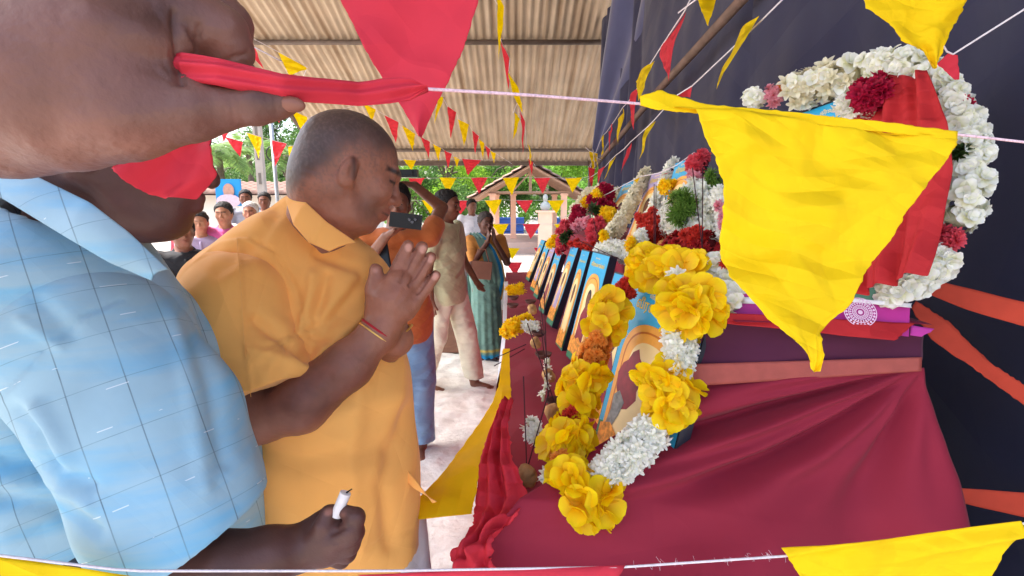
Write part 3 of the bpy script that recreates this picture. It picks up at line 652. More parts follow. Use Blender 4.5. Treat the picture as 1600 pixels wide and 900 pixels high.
for k in range(24):
    a = 2*math.pi*k/24; e = u_*math.cos(a)+v_*math.sin(a); t_ = -u_*math.sin(a)+v_*math.cos(a)
    q.quad(cm+e*.0085, cm+e*.0105+t_*.0012, cm+e*.0125, cm+e*.0105-t_*.0012); q.quad(cm+e*.0145, cm+e*.017+t_*.0018, cm+e*.019, cm+e*.017-t_*.0018); q.quad(cm+e*.021, cm+e*.0235+t_*.0025, cm+e*.0265, cm+e*.0235-t_*.0025)
part('mandala_print', q.mesh('mandala_print'), mat('print_white', srgb(226, 190, 214), .6), bx)

# ================================================================== framed pictures
m_pblue = mat('print_blue', srgb(46, 168, 214), .35, .08, 9, spec=.5); m_pgreen = mat('print_green', srgb(60, 130, 96), .4, .3, 30)
m_gold = mat('print_gold', srgb(240, 172, 76), .4, .12, 30, spec=.4); m_cream = mat('print_cream', srgb(248, 222, 160), .4, .06, 20, spec=.4); m_goldd = mat('print_dark_gold', srgb(198, 112, 48), .4, .15, 30)
m_frame = mat('black_frame', srgb(34, 38, 52), .4, .2, 20, spec=.5); m_ptext = mat('print_text', srgb(236, 200, 60), .5)
m_coins = mat('print_flower_field', srgb(226, 150, 60), .5, .6, 70)
m_rose = mat('print_rose', srgb(140, 36, 50), .45, .4, 35, spec=.4); m_grey = mat('print_silver', srgb(130, 130, 126), .45, .5, 60); m_skinp = mat('print_face', srgb(120, 74, 56), .5, .2, 20); m_lilac = mat('print_lilac', srgb(178, 160, 196), .5, .2, 20); m_dark = mat('print_dark', srgb(52, 40, 40), .5, .2, 20)
try:
    import os
    fnt = bpy.data.fonts.load(os.path.join(bpy.utils.resource_path('LOCAL'), 'datafiles', 'fonts', 'NotoSansTamil-VariableFont_wdth,wght.woff2'))
except Exception: fnt = None
def text_mesh(s, size):
    cu = bpy.data.curves.new('text', 'FONT'); cu.body = s; cu.size = size; cu.align_x = 'CENTER'; cu.align_y = 'CENTER'; cu.offset = size*.012
    if fnt: cu.font = fnt
    o = bpy.data.objects.new('t', cu); sc.collection.objects.link(o); bpy.context.view_layer.update()
    me = bpy.data.meshes.new_from_object(o); bpy.data.objects.remove(o); return me
TXT = text_mesh('வீரவணக்கம்', 1.0)
tv = np.zeros(len(TXT.vertices)*3, np.float32); TXT.vertices.foreach_get('co', tv); tv = tv.reshape(-1, 3); tw_ = np.ptp(tv[:, 0])
tfaces = [tuple(p.vertices) for p in TXT.polygons]
def picture(TL, TR, BL, lab, kind='rose', th=.03, tint=None, group='framed pictures leaning on the altar'):
    """TL, TR, BL: corners of the front face (far-top, near-top, far-bottom)"""
    TL, TR, BL = map(np.asarray, (TL, TR, BL)); u = TR-TL; v = BL-TL; W, H = np.linalg.norm(u), np.linalg.norm(v); u = u/W; v = v/H
    n = unit(np.cross(v, u)); n = n if n @ (CAM-TL) > 0 else -n
    t = thing('framed_picture', lab, 'picture', (TL+BL)/2+np.array([0, 0, -H/2*.9]), group)
    def pt(x, y, z=0): return TL+u*(x*W)+v*(y*H)+n*z
    q = MB(); q.add([pt(0,0), pt(1,0), pt(1,1), pt(0,1), pt(0,0,-th), pt(1,0,-th), pt(1,1,-th), pt(0,1,-th)], [(0,1,2,3), (4,7,6,5), (0,4,5,1), (1,5,6,2), (2,6,7,3), (3,7,4,0)])
    part('frame', q.mesh('frame'), m_frame, t)
    def poly(name, pts, z, m): part(name, MB().add([pt(x, y, z) for x, y in pts], [tuple(range(len(pts)))]).mesh(name), m, t)
    e = .012
    poly('sky_print', [(e, e), (1-e, e), (1-e, 1-e), (e, 1-e)], .0010, m_pblue if kind != 'pale' else m_lilac)
    poly('ground_print', [(e, .80), (.3, .74), (.7, .76), (1-e, .72), (1-e, 1-e), (e, 1-e)], .0016, m_pgreen)
    ov = lambda cx, cy, rx, ry, k=30: [(cx+rx*math.cos(a), cy+ry*math.sin(a)) for a in np.linspace(0, 2*math.pi, k, endpoint=False)]
    def arch(w, top, bot): return [(.5-w, bot)]+[(.5-w*math.cos(a)*abs(math.cos(a))**-.15 if abs(math.cos(a)) > .01 else .5, top+(.42-top)*(1-math.sin(a)**.8)) for a in np.linspace(0.02, math.pi-.02, 25)]+[(.5+w, bot)]
    poly('arch_print', arch(.42, .19, .93), .0022, m_gold); poly('arch_ring_print', arch(.37, .225, .93), .0027, m_goldd)
    poly('arch_inner_print', arch(.35, .235, .93), .0032, m_gold); poly('glow_print', arch(.27, .28, .80), .0037, m_cream)
    if kind == 'rose':
        poly('rose_print', [(x-.2, y) for x, y in [(.54, .33), (.58, .37), (.66, .40), (.68, .46), (.64, .53), (.66, .57), (.57, .64), (.50, .66), (.42, .62), (.36, .58), (.33, .50), (.37, .44), (.43, .41), (.47, .36)]], .0042, m_rose)
        poly('figure_print', [(x-.18, y) for x, y in [(.40, .58), (.50, .62), (.46, .70), (.40, .78), (.42, .88), (.34, .88), (.30, .80), (.34, .70), (.33, .62)]], .0047, m_grey)
    else:
        mm = dict(plain=m_lilac, pale=m_cream, saffron=m_rose, white=m_cream)[kind]
        poly('hair_print', ov(.5, .42, .12, .085), .0042, m_dark); poly('face_print', ov(.5, .445, .095, .075), .0047, m_skinp)
        poly('robe_print', [(.42, .50), (.58, .50), (.70, .58), (.72, .80), (.28, .80), (.30, .58)], .0044, mm)
    poly('flower_field_print', [(.06, .80), (.2, .76), (.35, .80), (.5, .77), (.68, .80), (.85, .76), (.94, .80), (.94, .93), (.06, .93)], .0052, m_coins)
    s = .74*W/tw_; V = [pt(.5, .115, .0018)+u*(x*s)-v*(y*s*1.05) for x, y, z in tv]
    part('text_print', MB().add(V, tfaces).mesh('text_print'), m_ptext, t)
    V = [pt(.42, .055, .0018)+u*(x*s*.35)-v*(y*s*.4) for x, y, z in tv]
    part('text_print', MB().add(V, tfaces).mesh('text_print'), m_cream, t)
    return t
def pic_px(tl, tr, bl, lab, kind='plain', **k): return picture(at(*tl), at(*tr), at(*bl), lab, kind, **k)
pic_px((992, 436, 1.36), (1112, 482, 1.06), (922, 708, 1.36), 'nearest framed picture on the lower step, a dark red rose printed in a golden arch', 'rose')
pic_px((961, 424, 1.74), (1020, 441, 1.45), (898, 640, 1.72), 'framed picture half hidden behind the large yellow and white garland', 'saffron')
pic_px((927, 392, 2.08), (954, 399, 1.90), (884, 556, 2.10), 'framed picture with a dark haired figure, next behind the garlanded near pair', 'saffron')
pic_px((910, 389, 2.36), (922, 392, 2.24), (866, 545, 2.34), 'framed picture with a white robed figure, third bare frame from the near end', 'white')
pic_px((893, 384, 2.66), (904, 387, 2.54), (853, 503, 2.64), 'framed picture with a golden arch, furthest of the three bare blue frames', 'plain')
for tl, tr, bl, lab, kd in [((869, 392, 3.0), (878, 396, 2.9), (841, 484, 3.0), 'small brown toned framed picture nearest in the far pale group', 'saffron'),
    ((861, 384, 3.25), (868, 387, 3.15), (833, 462, 3.25), 'lilac toned framed picture second in the far pale group', 'pale'),
    ((853, 378, 3.55), (860, 381, 3.45), (828, 452, 3.55), 'pale blue framed picture third in the far pale group', 'plain'),
    ((846, 374, 3.9), (852, 376, 3.78), (821, 436, 3.9), 'furthest framed picture at the far end of the lower step', 'white')]:
    pic_px(tl, tr, bl, lab, kd)
# upper step
pic_px((1056, 254, 2.04), (1098, 240, 1.78), (1018, 392, 2.0), 'upper step framed picture with blue top behind the green fern garland', 'saffron')
pic_px((1018, 272, 2.45), (1048, 262, 2.2), (970, 394, 2.4), 'upper step framed picture between two cream garland strands', 'pale')
pic_px((974, 287, 2.9), (1002, 278, 2.65), (930, 385, 2.85), 'upper step framed picture beside the crimson and yellow flowers', 'plain')
pic_px((948, 296, 3.4), (968, 290, 3.15), (912, 380, 3.4), 'furthest upper step framed picture, almost buried in white flowers', 'plain')
big = pic_px((1236, 180, 1.42), (1450, 105, 1.06), (1165, 462, 1.36), 'largest framed picture, ringed by white flowers and half covered by red cloth', 'saffron', th=.03)
def in_front(px, py, off):            # point seen at (px, py), off metres in front of the big picture
    a, b, c = at(1236, 180, 1.42), at(1450, 105, 1.06), at(1165, 462, 1.36); n = unit(np.cross(b-a, c-a)); n = n if n @ (CAM-a) > 0 else -n
    r = at(px, py, 1)-CAM; return CAM+r*(((a+n*off-CAM) @ n)/(r @ n))
single('red_drape', sheet('red_drape', [in_front(1352, 128, .02), in_front(1335, 230, .03), in_front(1325, 330, .03), in_front(1318, 400, .05), in_front(1330, 462, .06)], [in_front(1452, 112, .03), in_front(1478, 190, .04), in_front(1482, 260, .04), in_front(1462, 350, .04), in_front(1440, 425, .05)], 40, 50, .006, 12, 47, par=False, world_pts=True, folds=lambda P, u, v: .012*np.sin(u*15+v*3+np.sin(v*5))+.006*np.sin(u*31+v*6)), m_redc, 'red cloth draped over the right half of the largest framed picture', 'cloth')
single('blue_object', sheet('blue_object', [(1128, 400, 1.45), (1135, 440, 1.42)], [(1150, 365, 1.42), (1150, 420, 1.4)], 8, 8, .001, 10, 48, thick=.01), m_pblue, 'bright blue corner of a card lying beside the red flowers on the upper step', 'card')
single('teal_cloth', sheet('teal_cloth', [(1105, 408, 1.42), (1110, 425, 1.4)], [(1150, 402, 1.38), (1152, 420, 1.36)], 14, 8, .004, 40, 49), mat('teal_cloth', srgb(46, 140, 120), .7), 'small teal cloth scrap under the red flowers by the yellow blossoms', 'cloth')
# ================================================================== flowers
def flower_mesh(name, layers, seed=0, center=None, nv=4, nu=3):
    """layers: (count, length, width, lift angle, z, inner colour, outer colour, curl)"""
    r = np.random.default_rng(seed); V = []; F = []; C = []
    for (n, L, W, ang, z, ci, co, curl) in layers:
        for k in range(n):
            a = 2*math.pi*(k+.5*(z != 0))/n+r.uniform(-.18, .18); an = ang+r.uniform(-.14, .14); LL = L*r.uniform(.86, 1.1); base = len(V); sh = r.uniform(.88, 1.1)
            for i in range(nv+1):
                t = i/nv; w = W*((math.sin(math.pi*(.08+.86*t**.8))**.75) if W < .03 else (.22+.78*math.sin(math.pi*.5*min(1, t*1.5)))*(1-max(0, (t-.72)/.28)**2.2*.82))*.5
                aa = an-curl*t; x = LL*t*math.cos(an-curl*t*.5); h = LL*t*math.sin(an-curl*t*.5)+z
                for j in range(nu):
                    s = (j/(nu-1)*2-1); hh = h+abs(s)*w*.28*math.cos(aa)*(1 if curl >= 0 else .4)+.04*L*math.sin(3*t+2*s+k)
                    p = (x, s*w, hh); V.append((p[0]*math.cos(a)-p[1]*math.sin(a), p[0]*math.sin(a)+p[1]*math.cos(a), p[2]))
                    C.append(tuple((np.array(ci)*(1-t)+np.array(co)*t)*sh))
            for i in range(nv):
                for j in range(nu-1): q = base+i*nu+j; F.append((q, q+1, q+nu+1, q+nu))
    return mesh(name, V, F, True, np.array(C))
m_pet = mat('petal', (1, 1, 1), .55, .05, 60, attr=True, trans=.3)
YI, YO = srgb(240, 168, 0), srgb(255, 226, 0)
yf = [flower_mesh('yellow_flower', [(5, .046, .045, .22, 0, YI, YO, .34)], s, nv=9, nu=5) for s in range(4)]+[flower_mesh('yellow_flower', [(5, .044, .038, .6, 0, YI, YO, .4)], 9, nv=9, nu=5)]
WI, WO = srgb(232, 234, 206), srgb(252, 250, 244)
wf = [flower_mesh('white_flower', [(6, .019, .009, .35, 0, WI, WO, .3), (4, .013, .008, 1.0, .001, WI, WO, .3)], s) for s in range(4)]
CI, CO = srgb(226, 218, 176), srgb(240, 232, 208)
cf = [flower_mesh('cream_flower', [(6, .019, .010, .5, 0, CI, CO, .5), (4, .012, .009, 1.0, .001, CI, CO, .3)], 10+s) for s in range(3)]
bw = [flower_mesh('white_blossom', [(5, .023, .023, .35, 0, srgb(226, 226, 170), WO, .5), (4, .015, .016, .95, .002, WI, WO, .4)], 20+s, nv=4, nu=4) for s in range(4)]
def pom(name, ci, co, s, n=12, L=.018, W=.007): return flower_mesh(name, [(n, L, W, .1, 0, ci, co, .3), (n, L*.9, W, .6, .002, ci, co, .3), (n-3, L*.7, W, 1.1, .004, ci, co, .2)], s, nv=2)
orf = [pom('marigold', srgb(226, 120, 20), srgb(250, 168, 72), s) for s in range(3)]
ref = [pom('red_flower', srgb(150, 20, 18), srgb(226, 66, 50), s) for s in range(3)]
drf = [pom('deep_red_flower', srgb(120, 16, 20), srgb(186, 40, 44), s+5) for s in range(3)]
crf = [pom('crimson_flower', srgb(110, 8, 36), srgb(190, 24, 66), s, 9, .026, .014) for s in range(3)]
pkf = [pom('pink_flower', srgb(214, 90, 110), srgb(240, 172, 184), s, 9, .024, .013) for s in range(3)]
rpf = [pom('rose_pink_flower', srgb(196, 40, 66), srgb(236, 92, 104), s, 11, .026, .011) for s in range(3)]
ymf = [pom('small_yellow_flower', srgb(246, 184, 0), srgb(255, 222, 20), s, 8, .017, .009) for s in range(3)]
fern = [pom('fern_sprig', srgb(50, 84, 24), srgb(122, 160, 62), s, 11, .045, .006) for s in range(3)]
leafm = [pom('leaf_sprig', srgb(20, 34, 14), srgb(56, 80, 34), s, 6, .035, .016) for s in range(2)]
for L_ in (yf, wf, cf, bw, orf, ref, drf, crf, pkf, rpf, ymf, fern, leafm):
    for me in L_: me.materials.append(m_pet)
def garland(name, label, segs, cat='garland', group=None, cord=None, closed=False, fr=1.0):
    """segs: (meshes, [(px, py, d, tube radius px)...], count, scale)"""
    allp = [at(*q[:3]) for s in segs for q in s[1]]
    t = thing(name, label, cat, np.mean(allp, 0)*[1, 1, 0]+[0, 0, np.min(allp, 0)[2]], group)
    for (ms, pts, n, scale) in segs:
        P = [at(*q[:3]) for q in pts]; rr = [q[3]*q[2]/FPX for q in pts]
        if len(P) == 1: P = [P[0], P[0]+[0, 0, .001]]; rr = rr*2; blob = True
        else: blob = False
        A = resample(np.array([[*p, r_] for p, r_ in zip(P, rr)]), 200)
        # core cord so that no gap shows
        cm_ = ms[0].name.split('.')[0]
        if not blob:
            core = MB().tube([a[:3] for a in A[::20]]+[A[-1, :3]], [a[3]*.55 for a in A[::20]]+[A[-1, 3]*.55], 7)
            part('garland_core', core.mesh('garland_core', True), core_mat(ms), t)
        order = rng.permutation(n)
        for k in range(n):
            f = (k+.5)/n; a = A[int(f*199)]; tg = unit(A[min(int(f*199)+3, 199), :3]-A[max(int(f*199)-3, 0), :3])
            dv = unit(CAM-a[:3])
            if blob: nn = unit(rng.normal(size=3)+dv*.9); zb = dv*.3
            else:
                s1 = unit(np.cross(tg, dv)); s2 = np.cross(s1, tg); s2 = s2 if s2 @ dv > 0 else -s2
                th = ((k*137.5) % 360)*math.pi/180 if False else rng.uniform(-.25*math.pi, 1.25*math.pi)
                nn = unit(s1*math.cos(th)+s2*math.sin(th)); zb = dv*.55
            pos = a[:3]+nn*a[3]*rng.uniform(.55, .95)*fr+tg*0
            o = part(ms[k % len(ms)].name.split('.')[0], ms[k % len(ms)], None, t, pos)
            z = unit(nn+zb+rng.normal(size=3)*(.42 if ms is yf else .28))
            qn = Vector(z.tolist()).to_track_quat('Z', 'Y') @ Quaternion((0, 0, 1), rng.uniform(0, 6.28))
            o.rotation_mode = 'QUATERNION'; o.rotation_quaternion = qn; s_ = scale*rng.uniform(.82, 1.15); o.scale = (s_, s_, s_)
    return t
def core_mat(ms):
    nm = ms[0].name.split('.')[0]
    c = dict(yellow_flower=srgb(200, 150, 0), white_flower=srgb(190, 190, 160), cream_flower=srgb(190, 180, 140), white_blossom=srgb(190, 190, 160), marigold=srgb(200, 100, 20), red_flower=srgb(130, 20, 16), deep_red_flower=srgb(90, 12, 14), crimson_flower=srgb(90, 8, 30), pink_flower=srgb(190, 90, 100), rose_pink_flower=srgb(150, 30, 50), small_yellow_flower=srgb(180, 120, 0), fern_sprig=srgb(40, 70, 20), leaf_sprig=srgb(20, 34, 14)).get(nm, (.3, .3, .3))
    return mat('core_'+nm, c, .9)

# the big near garland: left strand, bottom, right strand
garland('flower_garland', 'thick yellow and white flower garland looped over the nearest framed picture', [
    (ref, [(985, 448, 1.32, 12), (962, 462, 1.3, 14)], 26, .8),
    (yf, [(960, 474, 1.29, 18), (940, 516, 1.28, 22)], 18, .85),
    (orf, [(940, 525, 1.27, 18), (924, 568, 1.25, 19)], 50, .8),
    (yf, [(918, 574, 1.24, 22), (898, 634, 1.21, 26)], 26, .85),
    (ref, [(895, 645, 1.19, 17), (892, 662, 1.18, 17)], 24, .8),
    (yf, [(890, 668, 1.16, 26), (884, 712, 1.14, 28)], 24, .85),
    (orf, [(884, 715, 1.12, 20), (878, 728, 1.11, 20)], 20, .8),
    (wf, [(868, 745, 1.09, 16), (852, 755, 1.08, 12)], 24, .9),
    (yf, [(882, 750, 1.07, 22), (905, 766, 1.04, 33), (948, 786, 1.02, 26)], 34, .94),
    (wf, [(940, 752, 1.04, 23), (988, 704, 1.03, 28), (1022, 670, 1.04, 26)], 150, 1.0),
    (yf, [(1046, 650, 1.04, 18), (1050, 615, 1.04, 28), (1030, 578, 1.05, 24)], 30, .9),
    (wf, [(1056, 578, 1.04, 18), (1062, 545, 1.04, 22), (1056, 508, 1.05, 18)], 80, 1.0),
    (yf, [(1050, 476, 1.05, 24), (1080, 472, 1.04, 30), (1096, 500, 1.02, 32)], 34, 1.0),
    (wf, [(1070, 432, 1.1, 14), (1045, 440, 1.12, 12)], 12, .9)], fr=1.05)
garland('flower_cluster', 'heap of yellow blossoms lying on top of the nearest framed pictures', [(yf, [(1000, 415, 1.3, 14), (1030, 420, 1.24, 20), (1065, 422, 1.18, 20), (1092, 428, 1.14, 20)], 46, .95)], 'flowers')
# big ring of white flowers round the largest picture
garland('flower_garland', 'large ring garland of white blossoms hung round the biggest picture on the right', [
    (bw, [(1172, 160, 1.44, 14), (1185, 150, 1.43, 18)], 10, 1.0), (pkf, [(1200, 152, 1.4, 14), (1210, 150, 1.4, 14)], 7, .8), (orf, [(1216, 136, 1.39, 9), (1222, 142, 1.39, 9)], 8, .8),
    (cf+bw[:1], [(1235, 145, 1.36, 26), (1290, 128, 1.3, 30), (1345, 118, 1.22, 28)], 62, 1.25),
    (bw, [(1355, 108, 1.2, 24), (1400, 102, 1.13, 26), (1445, 112, 1.07, 24), (1478, 142, 1.03, 26)], 80, .95),
    (crf, [(1497, 160, 1.0, 10), (1500, 172, 1.0, 12)], 6, .6), (pkf, [(1505, 178, 1.0, 12), (1520, 190, .99, 12)], 7, .7),
    (bw, [(1484, 150, 1.02, 22), (1498, 195, 1.0, 28), (1508, 240, .98, 32), (1508, 290, .97, 34), (1490, 350, .97, 32)], 110, .95),
    (rpf, [(1485, 372, .96, 16), (1465, 378, .96, 18)], 12, .75), (pkf, [(1432, 374, .97, 10), (1428, 380, .97, 10)], 4, .5),
    (bw, [(1470, 405, .97, 28), (1435, 425, .98, 34), (1395, 452, .99, 28), (1370, 455, 1.0, 24)], 82, .95),
    (leafm, [(1498, 236, .96, 6), (1502, 242, .96, 6)], 3, .5)], fr=.9)
garland('flower_cluster', 'crimson rose with white petals pinned on the largest picture', [(crf, [(1340, 150, 1.13, 14), (1365, 148, 1.11, 22), (1385, 150, 1.09, 12)], 22, .95), (wf, [(1310, 165, 1.17, 12), (1345, 172, 1.14, 12), (1368, 176, 1.12, 10)], 34, .9)], 'flowers')
garland('flower_cluster', 'loose white blossoms with green stems lying left of the magenta box', [(bw, [(1110, 425, 1.14, 22), (1140, 415, 1.12, 26), (1160, 440, 1.08, 22), (1135, 465, 1.07, 18), (1150, 480, 1.04, 12)], 44, .9), (ref, [(1130, 412, 1.1, 5), (1142, 411, 1.09, 5)], 3, .6)], 'flowers')
# garlands and clusters on the upper step
G_up = 'garlands on the upper step'
garland('flower_garland', 'cream flower strand slanting over the second upper picture', [(cf, [(1010, 270, 2.5, 8), (994, 302, 2.4, 8), (974, 340, 2.3, 9), (950, 376, 2.2, 11)], 120, 1.35)], group=G_up)
garland('flower_garland', 'white flower strand slanting beside the green fern', [(wf, [(1052, 254, 2.25, 7), (1040, 280, 2.2, 7), (1032, 310, 2.15, 9), (1018, 340, 2.1, 9)], 90, 1.25), (ymf, [(1038, 288, 1.98, 9), (1050, 294, 1.96, 8)], 14, 1.2)], group=G_up)
garland('flower_garland', 'white garland with green fern and a rose pink pompom on top', [(rpf, [(1088, 252, 1.75, 13), (1096, 258, 1.73, 14)], 26, 1.0), (pkf, [(1080, 274, 1.74, 8), (1096, 276, 1.72, 9)], 8, .9),
    (wf, [(1075, 295, 1.72, 16), (1105, 300, 1.68, 18), (1118, 335, 1.6, 20)], 70, 1.3), (fern, [(1078, 312, 1.66, 18), (1060, 325, 1.66, 20), (1075, 340, 1.64, 14)], 30, .75), (fern, [(1115, 272, 1.66, 8), (1114, 300, 1.65, 8)], 8, .6),
    (wf, [(1052, 345, 1.72, 14), (1085, 352, 1.66, 18), (1125, 360, 1.58, 16)], 60, 1.25)], group=G_up)
garland('flower_garland', 'deep red flower garland heaped along the foot of the upper pictures', [(drf, [(1040, 402, 1.7, 16), (1060, 388, 1.62, 22), (1090, 392, 1.56, 26), (1115, 385, 1.5, 22)], 110, 1.2), (ref, [(1075, 375, 1.56, 14), (1100, 368, 1.52, 14)], 30, 1.1)], group=G_up)
garland('flower_garland', 'orange red and white flower garland between the cream strand and the deep red heap', [(ref, [(1000, 345, 1.95, 12), (1022, 350, 1.9, 12), (1012, 375, 1.86, 12)], 44, 1.1), (drf, [(1005, 395, 1.85, 12), (1025, 398, 1.8, 12)], 28, 1.2), (wf, [(1005, 365, 1.86, 8), (1000, 380, 1.84, 8)], 22, 1.1), (ymf, [(988, 378, 1.86, 7), (990, 385, 1.85, 8)], 10, 1.2)], group=G_up)
garland('flower_garland', 'white flower garland piled above the three bare blue frames', [(wf, [(942, 388, 2.1, 10), (965, 392, 2.02, 14), (1000, 398, 1.9, 12)], 90, 1.5), (ymf, [(945, 372, 2.08, 7), (940, 370, 2.08, 6)], 8, 1.2)], group=G_up)
garland('flower_garland', 'far white garland with crimson roses and yellow flowers', [(cf, [(925, 304, 3.2, 9), (945, 298, 3.1, 9), (962, 306, 3.0, 9), (956, 330, 2.9, 9)], 70, 1.7), (crf, [(950, 296, 2.85, 10), (945, 304, 2.85, 12)], 14, 1.3),
    (crf, [(925, 318, 2.75, 10), (945, 325, 2.7, 14), (958, 335, 2.65, 10)], 26, 1.3), (ymf, [(913, 312, 2.8, 9), (930, 308, 2.75, 8), (938, 302, 2.7, 7)], 22, 1.7), (ymf, [(945, 335, 2.6, 9), (960, 340, 2.55, 9)], 20, 1.7)], group=G_up)
garland('flower_garland', 'mixed pink, crimson and red garland with dark leaves hanging lowest at the far end', [(crf, [(903, 330, 2.8, 9), (905, 350, 2.75, 10)], 18, 1.2), (pkf, [(890, 355, 2.8, 9), (905, 352, 2.75, 8), (925, 346, 2.65, 9)], 18, 1.1), (leafm, [(887, 371, 2.68, 8)], 6, .9), (leafm, [(930, 328, 2.6, 7)], 5, .9),
    (rpf, [(885, 350, 2.8, 6), (875, 372, 2.75, 9), (880, 392, 2.7, 7)], 22, 1.0), (ymf, [(866, 372, 2.8, 7), (865, 385, 2.78, 8)], 14, 1.6), (rpf, [(918, 360, 2.6, 10), (935, 350, 2.55, 10), (925, 378, 2.5, 8)], 26, 1.1), (ref, [(895, 380, 2.65, 6), (930, 388, 2.45, 6)], 18, 1.1)], group=G_up)
garland('flower_garland', 'pale dried flower garland at the far top corner of the altar', [(cf, [(900, 350, 3.6, 9), (905, 325, 3.5, 12), (925, 300, 3.4, 12)], 50, 2.0)], group=G_up)
garland('flower_garland', 'white and orange red flower strand filling the gap left of the green fern', [(wf, [(1046, 318, 1.95, 10), (1040, 345, 1.9, 11), (1050, 368, 1.82, 11)], 50, 1.3), (ref, [(1024, 330, 1.98, 9), (1030, 372, 1.86, 10)], 30, 1.1)], group=G_up)
garland('flower_garland', 'white and pale pink flowers tucked beside the edge of the huge yellow pennant', [(wf, [(1126, 300, 1.55, 14), (1136, 340, 1.5, 14), (1140, 375, 1.46, 12)], 70, 1.2), (pkf, [(1128, 318, 1.5, 6), (1136, 360, 1.46, 6)], 10, .7), (drf, [(1120, 395, 1.46, 10), (1138, 398, 1.44, 9)], 24, 1.0)], group=G_up)
# on the lower step
garland('flower_cluster', 'yellow and white flowers halfway along the lower step', [(ymf, [(792, 516, 1.95, 9), (805, 510, 1.9, 9), (826, 500, 1.95, 7)], 34, 1.3), (wf, [(822, 512, 1.9, 7), (840, 510, 1.88, 7)], 16, 1.1)], 'flowers')
garland('flower_cluster', 'small yellow flowers at the far end of the lower step', [(ymf, [(795, 456, 2.8, 5), (816, 450, 2.8, 5)], 18, 1.5)], 'flowers')
garland('flower_cluster', 'white flowers lying on the maroon cloth near the gathered red cloth', [(wf, [(826, 660, 1.26, 8), (842, 670, 1.24, 9), (828, 688, 1.22, 8)], 22, .95)], 'flowers')
garland('flower_cluster', 'few white petals beside the second stone holder', [(wf, [(848, 626, 1.35, 4), (858, 562, 1.6, 4)], 5, .8)], 'flowers')
# incense sticks, holders, little lamps
m_stick = mat('incense_stick', srgb(60, 26, 34), .8); m_stone = mat('brown_stone', srgb(186, 142, 92), .8, .45, 40, .6, 60, bdist=.004); m_clay = mat('clay_cup', srgb(92, 56, 50), .7, .2, 20)
def stick(a, b, lab): single('incense_stick', MB().tube([a, b], .0016, 5).mesh('incense_stick'), m_stick, lab, 'incense stick', 'incense sticks on the altar')
for a, b, lab in [((818, 588, 1.22), (823, 728, 1.2), 'upright incense stick stuck in the nearest brown stone'), ((858, 610, 1.2), (825, 728, 1.2), 'incense stick leaning right out of the nearest brown stone'),
    ((824, 505, 1.45), (866, 628, 1.38), 'incense stick slanting from the yellow flowers to the second stone'), ((844, 500, 1.5), (858, 625, 1.4), 'incense stick standing near the three bare frames'), ((850, 455, 1.6), (856, 620, 1.42), 'tall thin incense stick in front of the bare frames'), ((840, 440, 1.9), (856, 575, 1.6), 'incense stick leaning over the row of clay cups'),
    ((768, 562, 1.7), (822, 538, 1.7), 'upper of two incense sticks jutting out over the altar edge'), ((772, 572, 1.7), (820, 545, 1.7), 'lower of two incense sticks jutting out over the altar edge'),
    ((1022, 288, 1.7), (1022, 396, 1.68), 'dark incense stick before the orange red garland'), ((1025, 290, 1.69), (1024, 396, 1.68), 'second dark incense stick before the orange red garland'), ((1082, 262, 1.5), (1100, 408, 1.45), 'incense stick leaning before the rose pink pompom'), ((1098, 262, 1.5), (1097, 404, 1.46), 'upright incense stick before the rose pink pompom'),
    ((905, 376, 2.0), (970, 406, 1.85), 'long incense stick lying across the tops of the bare frames'), ((922, 320, 2.3), (938, 388, 2.2), 'short incense stick among the crimson flowers')]:
    stick(at(*a), at(*b), lab)
def stone(px, py, d, rpx, lab, seed, cat='stone'):
    c = at(px, py, d); r_ = rpx*d/FPX
    me = surf([Ell(c, (r_*.85, r_*.8, r_), k=.01), Ell(c+[r_*.3, 0, -r_*.4], r_*.7, k=.01)], r_/7, disp=lambda V, N: r_*.13*vnoise(V*45/r_*.02*3, seed)+r_*.08*vnoise(V/r_*2.2, seed+1), name='stone')
    single('stone', me, m_stone, lab, cat, 'incense holders on the lower step')
stone(822, 742, 1.17, 17, 'nearest brown potato-like incense holder beside the big garland', 51)
stone(862, 643, 1.34, 14, 'second brown incense holder behind the big garland', 52)
stone(856, 586, 1.52, 11, 'third brown incense holder below the clay cup', 53)
stone(836, 535, 1.78, 9, 'brown incense holder beside the yellow and white flowers', 54)
stone(831, 483, 2.35, 8, 'small brown incense holder below the far pale frames', 55)
for (px, py, d, lab) in [((868), 630, 1.38, 'black clay cup behind the second brown stone'), (849, 556, 1.66, 'dark clay cup halfway along the lower step'), (802, 466, 2.6, 'round brown cup near the far yellow flowers'), (801, 478, 2.4, 'round brown cup nearer the altar edge'), (842, 522, 1.85, 'dark clay cup beside the white flowers'), (829, 472, 2.5, 'small dark cup at the foot of the far pale frames')]:
    c = at(px, py, d); c[2] = max(c[2]-.01, ZL+.004)
    single('clay_cup', MB().lathe(c, [(.008, 0), (.018, .004), (.026, .014), (.028, .020), (.024, .019), (.015, .009), (.002, .007)], 16).mesh('clay_cup', True), m_clay, lab, 'cup', 'clay cups on the lower step')
